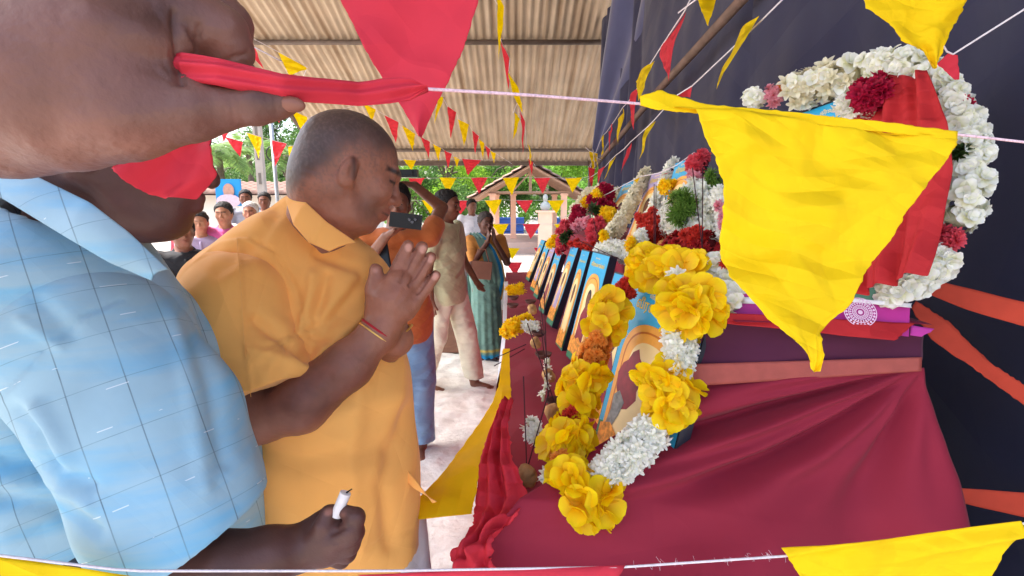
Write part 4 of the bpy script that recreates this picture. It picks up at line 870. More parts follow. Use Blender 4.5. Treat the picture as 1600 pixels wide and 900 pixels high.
# ================================================================== bunting
m_ybf = mat('yellow_pennant', srgb(252, 212, 0), .8, .1, 12, .25, 900, bdist=.0004, trans=.45, crum=(16, .02, .8)); m_rbf = mat('red_pennant', srgb(234, 60, 72), .8, .1, 12, .25, 900, bdist=.0004, trans=.45, crum=(16, .02, .8))
m_string = mat('white_string', srgb(226, 214, 218), .8, .15, 300)
def pennant(a, b, t, d, seed, amp=None, n=9, d2=None, dt=None):
    """a, b: the two ends on the string, t: tip (photo px)"""
    d2 = d if d2 is None else d2; dt = (d+d2)/2 if dt is None else dt
    A, B, T = at(a[0], a[1], d), at(b[0], b[1], d2), at(t[0], t[1], dt)
    nrm = np.cross(B-A, T-A); S = np.linalg.norm(B-A)+np.linalg.norm(T-A); nrm = nrm/max(np.linalg.norm(nrm), 1e-9)
    if nrm @ (CAM-A) < 0: nrm = -nrm
    amp = S*.075 if amp is None else amp
    V = []; F = []; idx = {}
    for i in range(n+1):
        for j in range(n+1-i):
            v = i/n; u = j/n; P = A*(1-u-v)+B*u+T*v; idx[i, j] = len(V); V.append(P)
    V = np.array(V); h = amp*(vnoise(V*(3.2/S)+seed*3.7, seed)+.8*creases(V, 7/S, seed, 3))
    edge = np.array([1.0*(j == 0 or j == n-i) for i in range(n+1) for j in range(n+1-i)])
    V = V+nrm*h[:, None]+edge[:, None]*unit(B-A)*S*.014*vnoise(V*60/S, seed)[:, None]
    for i in range(n):
        for j in range(n-i):
            F.append((idx[i, j], idx[i, j+1], idx[i+1, j]))
            if j < n-i-1: F.append((idx[i, j+1], idx[i+1, j+1], idx[i+1, j]))
    return mesh('pennant', V, F)
def bunting(label, flags, ends=(), r=.003, group='bunting strings', kind='bunting'):
    """flags: (colour letter, (ax, ay), (bx, by), (tx, ty), d[, d2]); string runs through the flag corners"""
    pts = [ends[0]] if ends else []
    for f in flags:
        d = f[4]; d2 = f[5] if len(f) > 5 else d; pts += [(f[1][0], f[1][1], d), (f[2][0], f[2][1], d2)]
    if ends: pts.append(ends[1])
    P = [at(*q) for q in pts]
    t = thing(kind, label, 'bunting', np.array([*np.mean(P, 0)[:2], min(p[2] for p in P)]), group)
    Q = [P[0]]
    for p in P[1:]:
        if np.linalg.norm(p-Q[-1]) > .004: Q.append(p)
    part('string', MB().tube(Q, r, 5).mesh('string', True), m_string, t)
    for k, f in enumerate(flags):
        part('pennant', pennant(f[1], f[2], f[3], f[4], int(rng.integers(1, 9999)), d2=(f[5] if len(f) > 5 else None)), m_ybf if f[0] == 'y' else m_rbf, t)
    return t
# rows strung across the far opening, in front of the pavilion
def row(y0, x0, x1, d, first, lab, skips=(), w=26, h=24, pitch=None, ends=None, slope=0):
    pitch = pitch or 49; fl = []; k = 0; x = x0
    while x < x1:
        if k not in skips:
            yy = y0+slope*(x-x0); hh = h*rng.uniform(.85, 1.1); fl.append(('yr'[(k+first) % 2], (x, yy), (x+w, yy+rng.uniform(-1, 1)), (x+w/2+rng.uniform(-3, 3), yy+hh), d))
        k += 1; x += pitch
    return bunting(lab, fl, ends)
row(278, 638, 925, 9.6, 1, 'topmost frontal bunting row crossing the pavilion roof', w=26, h=25, ends=((610, 277, 9.6), (925, 275, 9.6)))
row(313, 659, 900, 9.5, 0, 'second frontal bunting row level with the pavilion tie beam', w=27, h=22, ends=((600, 313, 9.5), (925, 312, 9.5)))
row(350, 670, 905, 9.4, 0, 'third frontal bunting row passing behind the woman in the saree', w=27, h=23, ends=((600, 350, 9.4), (920, 347, 9.4)))
row(387, 736, 900, 9.3, 1, 'fourth frontal bunting row just beyond the end of the altar', w=27, h=21, ends=((640, 388, 9.3), (905, 385, 9.3)))
row(410, 741, 860, 8.8, 0, 'lowest frontal bunting row near the ground', w=26, h=20, ends=((680, 412, 8.8), (880, 409, 8.8)))
# strings under the roof
bunting('bunting string of mixed pennants sloping from the upper left to the far eave', [
    ('y', (433, 80), (480, 105), (452, 118), 4.6), ('y', (452, 172), (480, 184), (474, 206), 6.0, 6.1), ('y', (568, 162), (588, 172), (582, 191), 6.6), ('r', (600, 179), (622, 190), (619, 224), 6.9),
    ('y', (629, 197), (648, 208), (645, 236), 7.3), ('r', (657, 213), (672, 222), (670, 247), 7.7), ('y', (676, 224), (689, 231), (685, 251), 8.1), ('r', (694, 235), (706, 240), (700, 263), 8.5), ('y', (709, 245), (718, 248), (714, 262), 9.0)],
    ((395, 60, 4.2), (760, 262, 10.4)))
bunting('short bunting string ending in one broad red pennant near the eave', [('y', (630, 249), (650, 250), (643, 266), 8.6), ('r', (722, 248), (752, 250), (731, 274), 8.6)], ((600, 247, 8.6), (775, 250, 8.6)))
bunting('bunting string of narrow edge-on pennants in the middle of the roof', [('y', (684, 150), (692, 152), (682, 194), 6.2, 6.3), ('r', (699, 166), (713, 176), (704, 216), 6.7), ('y', (716, 187), (733, 196), (725, 229), 7.2), ('r', (738, 204), (748, 212), (742, 241), 7.8), ('y', (748, 217), (757, 224), (755, 250), 8.4), ('r', (758, 227), (766, 233), (763, 249), 9.0), ('y', (766, 235), (775, 240), (772, 256), 9.5)],
    ((668, 120, 5.6), (800, 256, 10.4)))
bunting('bunting hanging as a nearly vertical column of twisted pennants', [('y', (768, -10), (780, 12), (777, 95), 3.2, 3.3), ('r', (783, 64), (797, 92), (790, 141), 3.9, 4.1), ('y', (795, 110), (812, 152), (808, 178), 4.7, 5.0), ('y', (802, 176), (814, 186), (799, 218), 5.4, 5.5), ('r', (811, 170), (820, 190), (817, 241), 5.7, 5.9), ('y', (822, 226), (830, 240), (829, 258), 6.6, 6.8), ('r', (825, 248), (833, 254), (831, 275), 7.6)],
    ((762, -40, 3.0), (838, 262, 9.6)))
bunting('bunting string running along the navy cloth above the bamboo pole', [('r', (1070, 17), (1030, 78), (1037, 127), 2.0, 2.4), ('y', (1020, 94), (996, 128), (998, 158), 2.9, 3.2), ('r', (997, 136), (981, 160), (995, 203), 3.5, 3.8), ('y', (973, 168), (962, 186), (968, 226), 4.3, 4.6), ('r', (957, 193), (948, 206), (955, 237), 5.0, 5.3), ('y', (944, 210), (937, 222), (941, 249), 5.8, 6.0)],
    ((1082, -8, 1.9), (922, 262, 7.2)))
bunting('lower bunting string slanting down the navy cloth toward the altar flowers', [('y', (1194, 28), (1150, 70), (1122, 142), 1.7, 1.9), ('r', (1082, 134), (1056, 150), (1076, 154), 2.2, 2.3), ('y', (1022, 188), (1010, 200), (1000, 250), 3.0, 3.1), ('r', (985, 222), (976, 232), (968, 273), 3.6, 3.7), ('y', (962, 243), (953, 252), (944, 281), 4.2, 4.4), ('r', (946, 260), (938, 267), (930, 287), 4.9, 5.1)],
    ((1226, -4, 1.6), (918, 280, 6.4)))
bunting('single yellow pennant hanging near the top of the bamboo pole', [('y', (1120, -6), (1092, -4), (1105, 42), 1.8)], ((1150, -40, 1.8), (1060, 20, 2.0)))
bunting('bunched orange and red pennants tied at the far end of the backdrop', [('y', (921, 236), (934, 240), (926, 270), 6.0), ('r', (919, 262), (930, 264), (924, 296), 6.0), ('y', (926, 232), (931, 246), (936, 272), 5.9)], ((915, 230, 6.1), (940, 250, 5.9)))
bunting('white string of small scraps along the tops of the upper pictures', [('r', (1058, 258), (1030, 270), (1040, 266), 2.0, 2.2), ('y', (1000, 276), (990, 281), (996, 286), 2.4)], ((1085, 238, 1.9), (880, 340, 3.6)), r=.002)
bunting('bunting string of red and yellow pennants above the crowd at the left', [('r', (343, 197), (363, 199), (350, 222), 5.4), ('r', (352, 214), (379, 222), (375, 245), 5.4), ('y', (385, 207), (408, 214), (404, 248), 5.7), ('r', (424, 219), (447, 224), (430, 262), 6.0), ('y', (450, 229), (468, 226), (454, 260), 6.3)], ((300, 190, 5.2), (560, 236, 6.8)))
bunting('bunting string with one long red pennant behind the gripping hand', [('y', (306, -5), (338, 12), (326, 14), 1.9, 1.9), ('r', (326, 14), (398, 74), (412, 108), 1.9, 1.9)], ((280, -20, 1.9), (440, 96, 1.95)))
bunting('little red pennant pair high over the crowd', [('r', (398, 176), (410, 178), (404, 190), 6.2), ('r', (428, 180), (438, 178), (436, 192), 6.2)], ((380, 175, 6.2), (470, 176, 6.2)))

# ---- near bunting lines: broad pennants close to the camera
g_near = 'near bunting lines'
m_yn = mat('yellow_near_cloth', srgb(252, 214, 0), .75, .05, 9, .35, 1400, bdist=.0003, trans=.25, crum=(26, .012, .45)); m_rn = mat('red_near_cloth', srgb(226, 60, 78), .7, .05, 9, .3, 1400, bdist=.0003, trans=.3, crum=(14, .010, .6))
def fold_near(sd, amp=.010, f=26):
    def g(P, u, v): return amp*np.sin(u*7+v*3+sd)*.4*np.sin(u*math.pi)
    return g
# line 1: from the gripping fingers to the right edge
t1 = thing('bunting', 'near bunting line held in the fingers, with the huge crumpled yellow pennant', 'bunting', at(1000, 200, .5), g_near)
part('string', rope('string', [(280, 100, .31), (480, 136, .335), (650, 138, .40), (820, 148, .44), (1000, 162, .50), (1250, 188, .52), (1495, 210, .52), (1600, 222, .52), (1750, 240, .52), (2600, 330, .52)], .0013, steps=60, n=7), mat('candy_string', srgb(226, 190, 200), .8, .3, 420), t1)
YF_L = [(1002, 160, .50), (1040, 170, .50), (1082, 178, .495), (1098, 240, .49), (1128, 290, .485), (1138, 360, .48), (1152, 430, .475), (1190, 500, .47), (1236, 548, .465), (1263, 582, .46)]
YF_R = [(1010, 150, .50), (1200, 180, .505), (1497, 216, .52), (1466, 268, .51), (1420, 325, .50), (1398, 372, .495), (1368, 420, .485), (1336, 478, .475), (1280, 520, .465), (1268, 581, .46)]
def crumple(P, u, v):
    return .004*(np.abs(((u*1.1+v*2.6) % 1)-.5)*2-.5)+.085*creases(P, 9, 301, 4)+.030*creases(P, 27, 302, 5)+.004*np.sin(v*9+u*4)
part('pennant', sheet('pennant', YF_L, YF_R, 110, 110, .0016, 60, 51, rag=.0016, folds=crumple, thick=.0004, par=False), m_yn, t1)
part('folded_hem', sheet('folded_hem', [(1000, 150, .497), (1030, 141, .494), (1100, 162, .492), (1260, 178, .505), (1400, 192, .515), (1497, 205, .518)], [(1001, 165, .497), (1030, 172, .494), (1100, 178, .492), (1260, 192, .505), (1400, 208, .515), (1496, 219, .518)], 10, 90, .0022, 45, 52, rag=.0008, par=False), m_yn, t1)
part('knotted_scrap', sheet('knotted_scrap', [(258, 88, .318), (285, 84, .303), (340, 92, .302), (440, 114, .318), (560, 126, .36), (600, 122, .37), (640, 124, .38), (664, 136, .384)], [(258, 118, .318), (284, 127, .303), (340, 134, .302), (440, 154, .316), (560, 164, .36), (610, 162, .37), (640, 158, .38), (664, 144, .384)], 26, 120, .0022, 55, 53, par=False, folds=lambda P, u, v: .005*np.sin(u*math.pi)+.0018*np.sin(u*13+v*9)), m_rn, t1)
part('knotted_scrap', MB().tube([at(*q) for q in ((262, 104, .322), (290, 106, .308), (345, 112, .308), (440, 133, .324), (560, 146, .366), (640, 142, .384), (668, 140, .39))], [.006, .0075, .0075, .007, .0074, .006, .002], 12).mesh('knotted_scrap', True), m_rn, t1)
# the red pennant end hanging below the hand over the face of the man in blue
part('pennant', sheet('pennant', [(175, 262, .47), (195, 280, .47), (222, 300, .47), (250, 309, .475)], [(330, 205, .475), (335, 235, .475), (340, 275, .475), (300, 310, .475)], 50, 24, .003, 40, 54, rag=.0016, folds=lambda P, u, v: .006*np.sin(u*6+v*5), par=False), m_rn, t1)
part('pennant', sheet('pennant', [(200, 120, .44), (190, 200, .455), (176, 262, .47)], [(330, 120, .44), (330, 160, .455), (331, 206, .475)], 12, 12, .002, 40, 56), m_rn, t1)
# line 2: high line with the big red pennant
t2 = thing('bunting', 'bunting line just above the view with the big plain red pennant', 'bunting', at(640, 60, .68), g_near)
part('string', rope('string', [(-250, -50, .6), (250, -40, .62), (520, -18, .66), (748, -18, .66), (1000, -30, .68), (1340, -36, .68), (2200, -60, .7)], .0013, n=6), m_string, t2)
part('pennant', sheet('pennant', [(520, -20, .66), (548, 30, .66), (572, 80, .66), (602, 130, .66), (626, 165, .66), (655, 214, .66)], [(752, -20, .66), (738, 30, .66), (724, 80, .66), (700, 130, .66), (680, 165, .66), (657, 214, .66)], 50, 60, .0035, 18, 57, rag=.001, folds=lambda P, u, v: .005*np.sin(u*5+v*6)), m_rn, t2)
part('pennant', sheet('pennant', [(-90, -50, .6), (-60, 30, .6), (-20, 62, .6)], [(90, -46, .61), (62, 10, .605), (-16, 64, .6)], 30, 24, .003, 26, 58, rag=.001), m_yn, t2)
# line 3: upper right with yellow pennant and the red knot
t3 = thing('bunting', 'bunting line at the upper right with a torn yellow pennant and red knot', 'bunting', at(1430, 60, .8), g_near)
part('string', rope('string', [(1330, -60, .82), (1420, -20, .82), (1484, 88, .84), (1600, 15, .8), (1720, -70, .78), (2000, -260, .8)], .0015, n=6, steps=60), m_string, t3)
part('pennant', sheet('pennant', [(1346, -30, .8), (1352, 12, .8), (1390, 40, .8), (1408, 66, .8), (1440, 80, .81), (1460, 106, .82)], [(1520, -30, .79), (1508, 12, .79), (1496, 34, .8), (1484, 60, .8), (1474, 84, .81), (1463, 107, .82)], 50, 50, .004, 26, 59, rag=.0025, folds=lambda P, u, v: .004*np.sin(u*9+v*3)), m_yn, t3)
part('pennant', sheet('pennant', [(1464, 100, .86), (1478, 112, .86), (1492, 125, .86)], [(1484, 82, .85), (1497, 86, .85), (1499, 124, .86)], 20, 20, .004, 60, 60, rag=.001), m_rn, t3)
# line 4: along the bottom of the view
t4 = thing('bunting', 'lowest near bunting line with red and yellow pennants across the altar skirt', 'bunting', at(1100, 880, .6), g_near)
part('string', rope('string', [(-200, 840, .5), (0, 868, .5), (200, 892, .52), (600, 892, .55), (975, 886, .58), (1240, 868, .58), (1420, 846, .57), (1600, 818, .56), (1800, 790, .55), (2400, 700, .55)], .0013, steps=70, n=6), m_string, t4)
part('pennant', sheet('pennant', [(1222, 857, .575), (1232, 872, .575), (1250, 900, .575), (1290, 960, .58), (1380, 1060, .6)], [(1602, 818, .55), (1600, 836, .55), (1588, 850, .553), (1540, 905, .56), (1400, 1062, .6)], 90, 40, .003, 22, 61, rag=.0014, folds=lambda P, u, v: .0035*np.sin(v*12+u*5), par=False), m_yn, t4)
part('pennant', sheet('pennant', [(560, 898, .55), (620, 920, .55), (740, 1040, .56)], [(978, 884, .578), (930, 960, .57), (742, 1041, .56)], 50, 24, .003, 22, 62, rag=.001), m_rn, t4)
part('pennant', sheet('pennant', [(-140, 848, .5), (-60, 1000, .5)], [(215, 902, .52), (60, 1060, .5)], 40, 24, .003, 22, 63, rag=.001), m_yn, t4)
q = MB()
for k in range(40):
    x = rng.uniform(985, 1235); y = 886-(x-975)*18/265; a = at(x, y, .579); q.tube([a, a+rng.normal(size=3)*.002, a+rng.normal(size=3)*.0035+[0, 0, .001]], .00012, 3)
stuff(part('loose_fibre', q.mesh('loose_fibre'), m_string, t4))
# ================================================================== people
m_skin = mat('skin', (1, 1, 1), .48, .2, 28, .6, 380, attr=True, bdist=.0006, spec=.4); m_hair = mat('hair', (1, 1, 1), .7, .35, 180, .9, 260, attr=True, bdist=.004)
m_clo = mat('garment', (1, 1, 1), .85, .06, 14, .2, 900, attr=True, bdist=.0005, sheen=.15, crum=(12, .014, .6))
m_eye = mat('eye_white', srgb(210, 196, 186), .25, .02); m_iris = mat('iris', (.02, .012, .008), .15, 0); m_nail = mat('nail', srgb(176, 120, 98), .35, .05)
def frame(fwd, upv=(0, 0, 1)):
    F = unit(fwd); U = np.asarray(upv, float); Lf = unit(np.cross(U, F)); U = np.cross(F, Lf); return np.stack([F, Lf, U], 1)
def head(c, M, s=1.0, skin=(.1, .05, .03), hair=None, eyes=True, closed=False, wide=1.0):
    """c head centre, M columns = forward, left, up"""
    w = lambda x, y, z: c+M @ (np.array([x, y*wide, z])*s)
    E = lambda x, y, z, rx, ry, rz, k=.012, col=None, rot=None: Ell(w(x, y, z), np.array([rx, ry*wide, rz])*s, M if rot is None else M @ rot, k*s, col)
    K = lambda a, b, ra, rb, k=.01, col=None: Cap(w(*a), w(*b), ra*s, rb*s, k*s, col)
    lip = tuple(np.array(skin)*np.array([1.15, .8, .9])); dark = tuple(np.array(skin)*.75)
    P = [E(-.012, 0, .035, .099, .077, .083), E(-.04, 0, .01, .068, .07, .07, .03), E(.035, 0, -.012, .058, .060, .088, .025), E(.040, 0, -.050, .046, .046, .055, .02),
         K((.066, .012, -.093), (.066, -.012, -.093), .019, .019, .018), K((-.012, .056, -.045), (.052, .020, -.092), .018, .017, .02), K((-.012, -.056, -.045), (.052, -.020, -.092), .018, .017, .02),
         K((.080, .040, .030), (.092, .008, .026), .010, .011, .014), K((.080, -.040, .030), (.092, -.008, .026), .010, .011, .014),
         K((.090, 0, .018), (.110, 0, -.020), .009, .012, .010), E(.113, 0, -.026, .012, .012, .011, .008), E(.102, .013, -.028, .011, .009, .009, .007), E(.102, -.013, -.028, .011, .009, .009, .007),
         E(.062, .040, -.018, .028, .022, .024, .02), E(.062, -.040, -.018, .028, .022, .024, .02), E(.078, 0, -.058, .024, .030, .026, .015),
         K((.088, .020, -.056), (.101, 0, -.053), .0055, .0072, .006, lip), K((.088, -.020, -.056), (.101, 0, -.053), .0055, .0072, .006, lip),
         K((.086, .017, -.064), (.098, 0, -.066), .006, .0085, .006, lip), K((.086, -.017, -.064), (.098, 0, -.066), .006, .0085, .006, lip),
         E(-.010, .080, -.012, .018, .0065, .031, .004, None, np.array(Matrix.Rotation(-.25, 3, 'Z'))), E(-.010, -.080, -.012, .018, .0065, .031, .004, None, np.array(Matrix.Rotation(.25, 3, 'Z'))),
         K((-.004, .074, -.026), (0, .070, -.034), .008, .007, .006), K((-.004, -.074, -.026), (0, -.070, -.034), .008, .007, .006)]
    for sg in (1, -1):
        P.append(E(.079, .031*sg, .008, .014, .018, .0135, .004, None if not closed else dark))
    S = [E(.106, .031*sg, .007, .016, .017, .010, .012) for sg in (1, -1)] if False else []
    S += [E(-.004, .089*sg, -.009, .0095, .006, .018, .003) for sg in (1, -1)]
    S += [K((.094, .012*sg, .004), (.096, .03*sg, .006), .004, .006, .012) for sg in (1, -1)]
    S += [E(.111, .007*sg, -.036, .004, .004, .004, .003) for sg in (1, -1)]
    return P, S, w
def eyes_of(t, w, s, M, closed=False):
    for sg in (1, -1):
        e = part('eye', MB().lathe(w(.0795, .031*sg, .007), [(.0001, -.0115*s), (.007*s, -.009*s), (.0113*s, -.003*s), (.0113*s, .003*s), (.007*s, .009*s), (.0001, .0115*s)], 12).mesh('eye', True), m_eye, t)
        i = part('iris', MB().lathe(w(.0905, .0315*sg, .006), [(.0045*s, -.001), (.004*s, .0015*s), (.0005, .002*s)], 10, M @ np.array([[0, 0, 1], [1, 0, 0], [0, 1, 0]])).mesh('iris'), m_iris, e)
def brows(w, s, col=(.012, .009, .008)):
    pr = [Cap(w(.088, .044*sg, .030), w(.104, .012*sg, .031), .004*s, .0055*s) for sg in (1, -1)]
    return [(p, col, .005*s) for p in pr]
SK = dict(dark=srgb(88, 56, 48), mid=srgb(126, 80, 60), warm=srgb(140, 88, 64), light=srgb(176, 122, 94))

# ---------------------------------------------------------------- the hand that grips the cloth (someone standing left of the camera)
SKN = srgb(114, 75, 64); SKL = srgb(138, 92, 76); SKD = srgb(82, 52, 44)
gh = thing('person', "near person's large hand and forearm gripping red cloth at the upper left", 'person', at(60, 150, .33))
pr = chain([(-1100, 520, .46, 150), (-560, 330, .36, 130), (-330, 240, .34, 115), (-120, 175, .32, 104), (0, 160, .31, 102)], .02)+chain([(0, 160, .31, 102), (90, 128, .31, 118), (160, 92, .312, 124)], .02)
pr += [Ell(at(200, 48, .325), (.045, .03, .045), k=.025)]
pr += chain([(160, 95, .325, 110), (232, 30, .325, 78), (262, 20, .322, 66)], .012)
pr += chain([(250, 20, .322, 62), (302, 30, .324, 50), (342, 52, .328, 41)], .006)+chain([(342, 52, .328, 41), (360, 80, .334, 30), (352, 106, .342, 26)], .006)      # index finger
pr += chain([(235, -30, .345, 60), (305, -10, .352, 46), (352, 40, .36, 38), (350, 95, .362, 32), (320, 118, .36, 26)], .005)                                                  # middle finger behind
pr += chain([(215, -50, .37, 56), (290, -30, .378, 44), (335, 40, .385, 36), (325, 90, .385, 30)], .005)
pr += chain([(205, -60, .395, 50), (270, -40, .40, 40), (312, 40, .405, 32), (300, 82, .405, 26)], .005)
pr += chain([(110, 168, .305, 90), (200, 172, .306, 68), (295, 170, .312, 44), (350, 166, .316, 32)], .014)+chain([(350, 166, .316, 32), (400, 164, .320, 27), (436, 162, .324, 20), (456, 161, .326, 14)], .006)
sb = [Cap(at(272, 66, .29), at(284, 100, .292), .0035, .0045, .007), Cap(at(283, 92, .290), at(330, 100, .300), .004, .007, .010), Cap(at(250, 92, .288), at(276, 112, .29), .0012, .0018, .006), Cap(at(244, 104, .287), at(270, 118, .29), .0008, .0012, .005), Cap(at(312, 35, .297), at(306, 84, .297), .0012, .0018, .008), Cap(at(384, 84, .305), at(352, 92, .300), .0010, .0012, .005)]
def hand_wr(V, N):
    g = grooves(V, N, [([(272, 20), (268, 60), (276, 95), (284, 126)], 5, -.0028), ([(262, 78), (270, 104), (278, 124)], 2.5, -.0012), ([(252, 92), (264, 112), (276, 126)], 2.2, -.0010), ([(240, 106), (256, 118), (276, 130)], 2.2, -.0007),
        ([(312, 40), (306, 66), (300, 86)], 4, -.0022), ([(386, 84), (366, 88), (350, 95)], 3, -.0018), ([(360, 150), (366, 190)], 2.5, -.0006), ([(372, 150), (378, 188)], 2, -.0005), ([(428, 152), (432, 176)], 2, -.0008),
        ([(180, 60), (230, 100), (270, 130)], 26, -.002), ([(140, 20), (210, 50), (262, 66)], 30, .003), ([(120, 200), (220, 186), (300, 172)], 26, .0025), ([(285, 50), (296, 76)], 9, .0022)])
    return g+.0003*vnoise(V*260, 7)+.00025*vnoise(V*np.array([900, 350, 600]), 8)+.0016*vnoise(V*40, 9)
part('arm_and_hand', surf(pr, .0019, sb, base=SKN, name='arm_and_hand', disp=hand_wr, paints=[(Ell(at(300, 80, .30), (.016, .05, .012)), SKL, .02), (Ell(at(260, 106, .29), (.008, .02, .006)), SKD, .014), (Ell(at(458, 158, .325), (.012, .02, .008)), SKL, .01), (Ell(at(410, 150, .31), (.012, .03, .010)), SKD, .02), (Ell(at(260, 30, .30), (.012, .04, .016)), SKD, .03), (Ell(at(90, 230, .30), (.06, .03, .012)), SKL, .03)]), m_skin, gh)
nq = Ell(at(455, 163, .3205), (.0085, .0045, .0048), frame(at(470, 164, .318)-at(430, 158, .314)))
part('thumbnail', surf([nq], .0009, name='thumbnail', base=srgb(150, 100, 84)), mat('thumb_nail', srgb(136, 88, 72), .35, .1), gh)

# ---------------------------------------------------------------- man in the pale blue checked shirt
bl = thing('person', 'man in a pale blue checked shirt at the left, holding a small candle', 'person', (-.62, .62, 0))
SB = srgb(92, 58, 50)
hc_ = at(196, 224, .70); HM = frame((math.cos(.12)*math.cos(.22), math.sin(.12)*math.cos(.22), -math.sin(.22)), (.1, 0, 1)); hs_ = 1.0
P_, S_, w_h = head(hc_, HM, hs_, SB, wide=1.0)
arm = chain([(225, 560, .66, 72), (300, 830, .66, 62)], .02)+chain([(285, 905, .66, 58), (345, 885, .66, 50), (420, 868, .68, 41), (470, 856, .70, 33)], .015)
arm[0:1] = chain([(225, 600, .68, 60), (260, 760, .67, 58), (285, 890, .66, 58)], .02)
arm += chain([(470, 856, .70, 33), (505, 842, .71, 38), (520, 832, .71, 40)], .01)
arm += chain([(512, 850, .69, 22), (548, 832, .685, 18), (556, 808, .685, 14), (540, 800, .69, 11)], .004)+chain([(510, 862, .70, 22), (545, 850, .695, 17), (557, 830, .695, 13), (546, 820, .70, 10)], .004)
arm += chain([(520, 850, .71, 22), (540, 862, .705, 17), (550, 846, .71, 12), (540, 838, .715, 10)], .004)+chain([(515, 862, .725, 20), (532, 872, .72, 15), (540, 858, .725, 11)], .004)
arm += chain([(492, 848, .69, 20), (505, 822, .685, 14), (513, 801, .69, 11), (519, 797, .695, 9)], .006)
neck = [Cap(w_h(-.035, 0, -.04), at(100, 420, .76), .058, .06, .03), Ell(w_h(.03, 0, -.10), (.05, .05, .03), k=.03), Cap(at(100, 420, .76), at(90, 800, .86), .06, .08, .05)]
part('body', surf(P_+neck+arm, .0036, S_, base=SB, name='body', disp=lambda V, N_: .0006*vnoise(V*90, 6)+grooves(V, N_, [([(552, 822), (536, 826), (520, 834)], 2.4, -.0026), ([(556, 842), (540, 845), (524, 850)], 2.4, -.0022), ([(498, 812), (504, 836)], 3, -.001), ([(120, 270), (150, 300), (175, 330)], 3, -.0012), ([(290, 345), (300, 352)], 4, -.001)]), paints=brows(w_h, hs_)+[(Ell(at(514, 800, .682), (.006, .006, .004)), srgb(150, 96, 80), .004), (Ell(at(549, 812, .684), (.004, .012, .006)), srgb(66, 38, 34), .004), (Ell(at(541, 802, .684), (.006, .006, .004)), srgb(150, 96, 80), .004)]), m_skin, bl)
eyes_of(bl, w_h, hs_, HM)
def hairmesh(w, M, s, c, col, zoff=0, cutf=None, res=.005, thick=.006, extra=(), jag=.003):
    pr = [Ell(w(-.014, 0, .040), np.array([.099+thick, .077+thick, .083+thick])*s, M, .01), Ell(w(-.045, 0, .012), np.array([.07+thick*.7, .071+thick*.6, .07+thick])*s, M, .02)]+list(extra)
    cuts = [(w(.052, 0, .052), M @ np.array([.80, 0, -.60])), (w(-.03, 0, -.035+zoff), M @ np.array([.35, 0, -.94]))]
    return surf(pr, res, (), cuts, base=col, name='hair', disp=lambda V, N: jag*vnoise(V*70, 3)+jag*.6*vnoise(V*200, 4))
part('hair', hairmesh(w_h, HM, hs_, None, (.012, .010, .010)), m_hair, bl)
# shirt
m_blue_sh = mat('blue_check_shirt', srgb(158, 190, 206), .85, .12, 10, .25, 1500, bdist=.0004, sheen=.05, crum=(14, .006, .3))
nt = m_blue_sh.node_tree; N = nt.nodes; L = nt.links; b_ = N['Principled BSDF']; src = b_.inputs['Base Color'].links[0].from_socket
tc = N.new('ShaderNodeTexCoord')
def mathn(op, a, b=None, c=None):
    n_ = N.new('ShaderNodeMath'); n_.operation = op
    for i, v in enumerate((a, b, c)):
        if v is None: continue
        if hasattr(v, 'is_linked') or hasattr(v, 'links'): L.new(v, n_.inputs[i])
        else: n_.inputs[i].default_value = v
    return n_.outputs[0]
def line_mask(vec, period, width, off=0, wob=.004):
    dp = N.new('ShaderNodeVectorMath'); dp.operation = 'DOT_PRODUCT'; L.new(tc.outputs['Object'], dp.inputs[0]); dp.inputs[1].default_value = vec
    nz = N.new('ShaderNodeTexNoise'); nz.inputs['Scale'].default_value = 9; L.new(tc.outputs['Object'], nz.inputs['Vector'])
    v = mathn('ADD', dp.outputs['Value'], mathn('MULTIPLY', nz.outputs['Fac'], wob*4)); v = mathn('DIVIDE', v, period); v = mathn('ADD', v, off+100)
    fr = mathn('FRACT', v); dist = mathn('ABSOLUTE', mathn('SUBTRACT', fr, .5)); return mathn('LESS_THAN', dist, width/period/2), v
vv_ = at(250, 700, 1)-CAM; aa_ = at(322, 860, .66)-at(215, 560, .66); va = unit(np.cross(vv_, aa_)); vb = unit(np.cross(vv_, va))
l1, i1 = line_mask(tuple(va), .056, .0013, .3, .0004); l2, i2 = line_mask(tuple(vb), .060, .0009, .2, .0006)
ld, j1 = line_mask(tuple(vb), .043, .0012, .35, .0006); fx = N.new('ShaderNodeTexNoise'); fx.inputs['Scale'].default_value = 26; L.new(tc.outputs['Object'], fx.inputs['Vector'])
dash = mathn('MULTIPLY', ld, mathn('GREATER_THAN', fx.outputs['Fac'], .60))
def blend(colA, fac, col):
    m_ = N.new('ShaderNodeMix'); m_.data_type = 'RGBA'; L.new(fac, m_.inputs[0]); L.new(colA, m_.inputs[6]); m_.inputs[7].default_value = (*col, 1); return m_.outputs[2]
mp = N.new('ShaderNodeMapping'); mp.inputs['Scale'].default_value = (4, 4, 26); mp.inputs['Rotation'].default_value = (0, -.25, 0); L.new(tc.outputs['Object'], mp.inputs[0])
sl = N.new('ShaderNodeTexNoise'); sl.inputs['Scale'].default_value = 1.5; sl.inputs['Detail'].default_value = 5; L.new(mp.outputs[0], sl.inputs['Vector'])
mr = N.new('ShaderNodeMapRange'); mr.inputs[1].default_value = .46; mr.inputs[2].default_value = .72; L.new(sl.outputs['Fac'], mr.inputs[0])
c1 = blend(src, mathn('MULTIPLY', mr.outputs[0], .75), srgb(110, 180, 218))
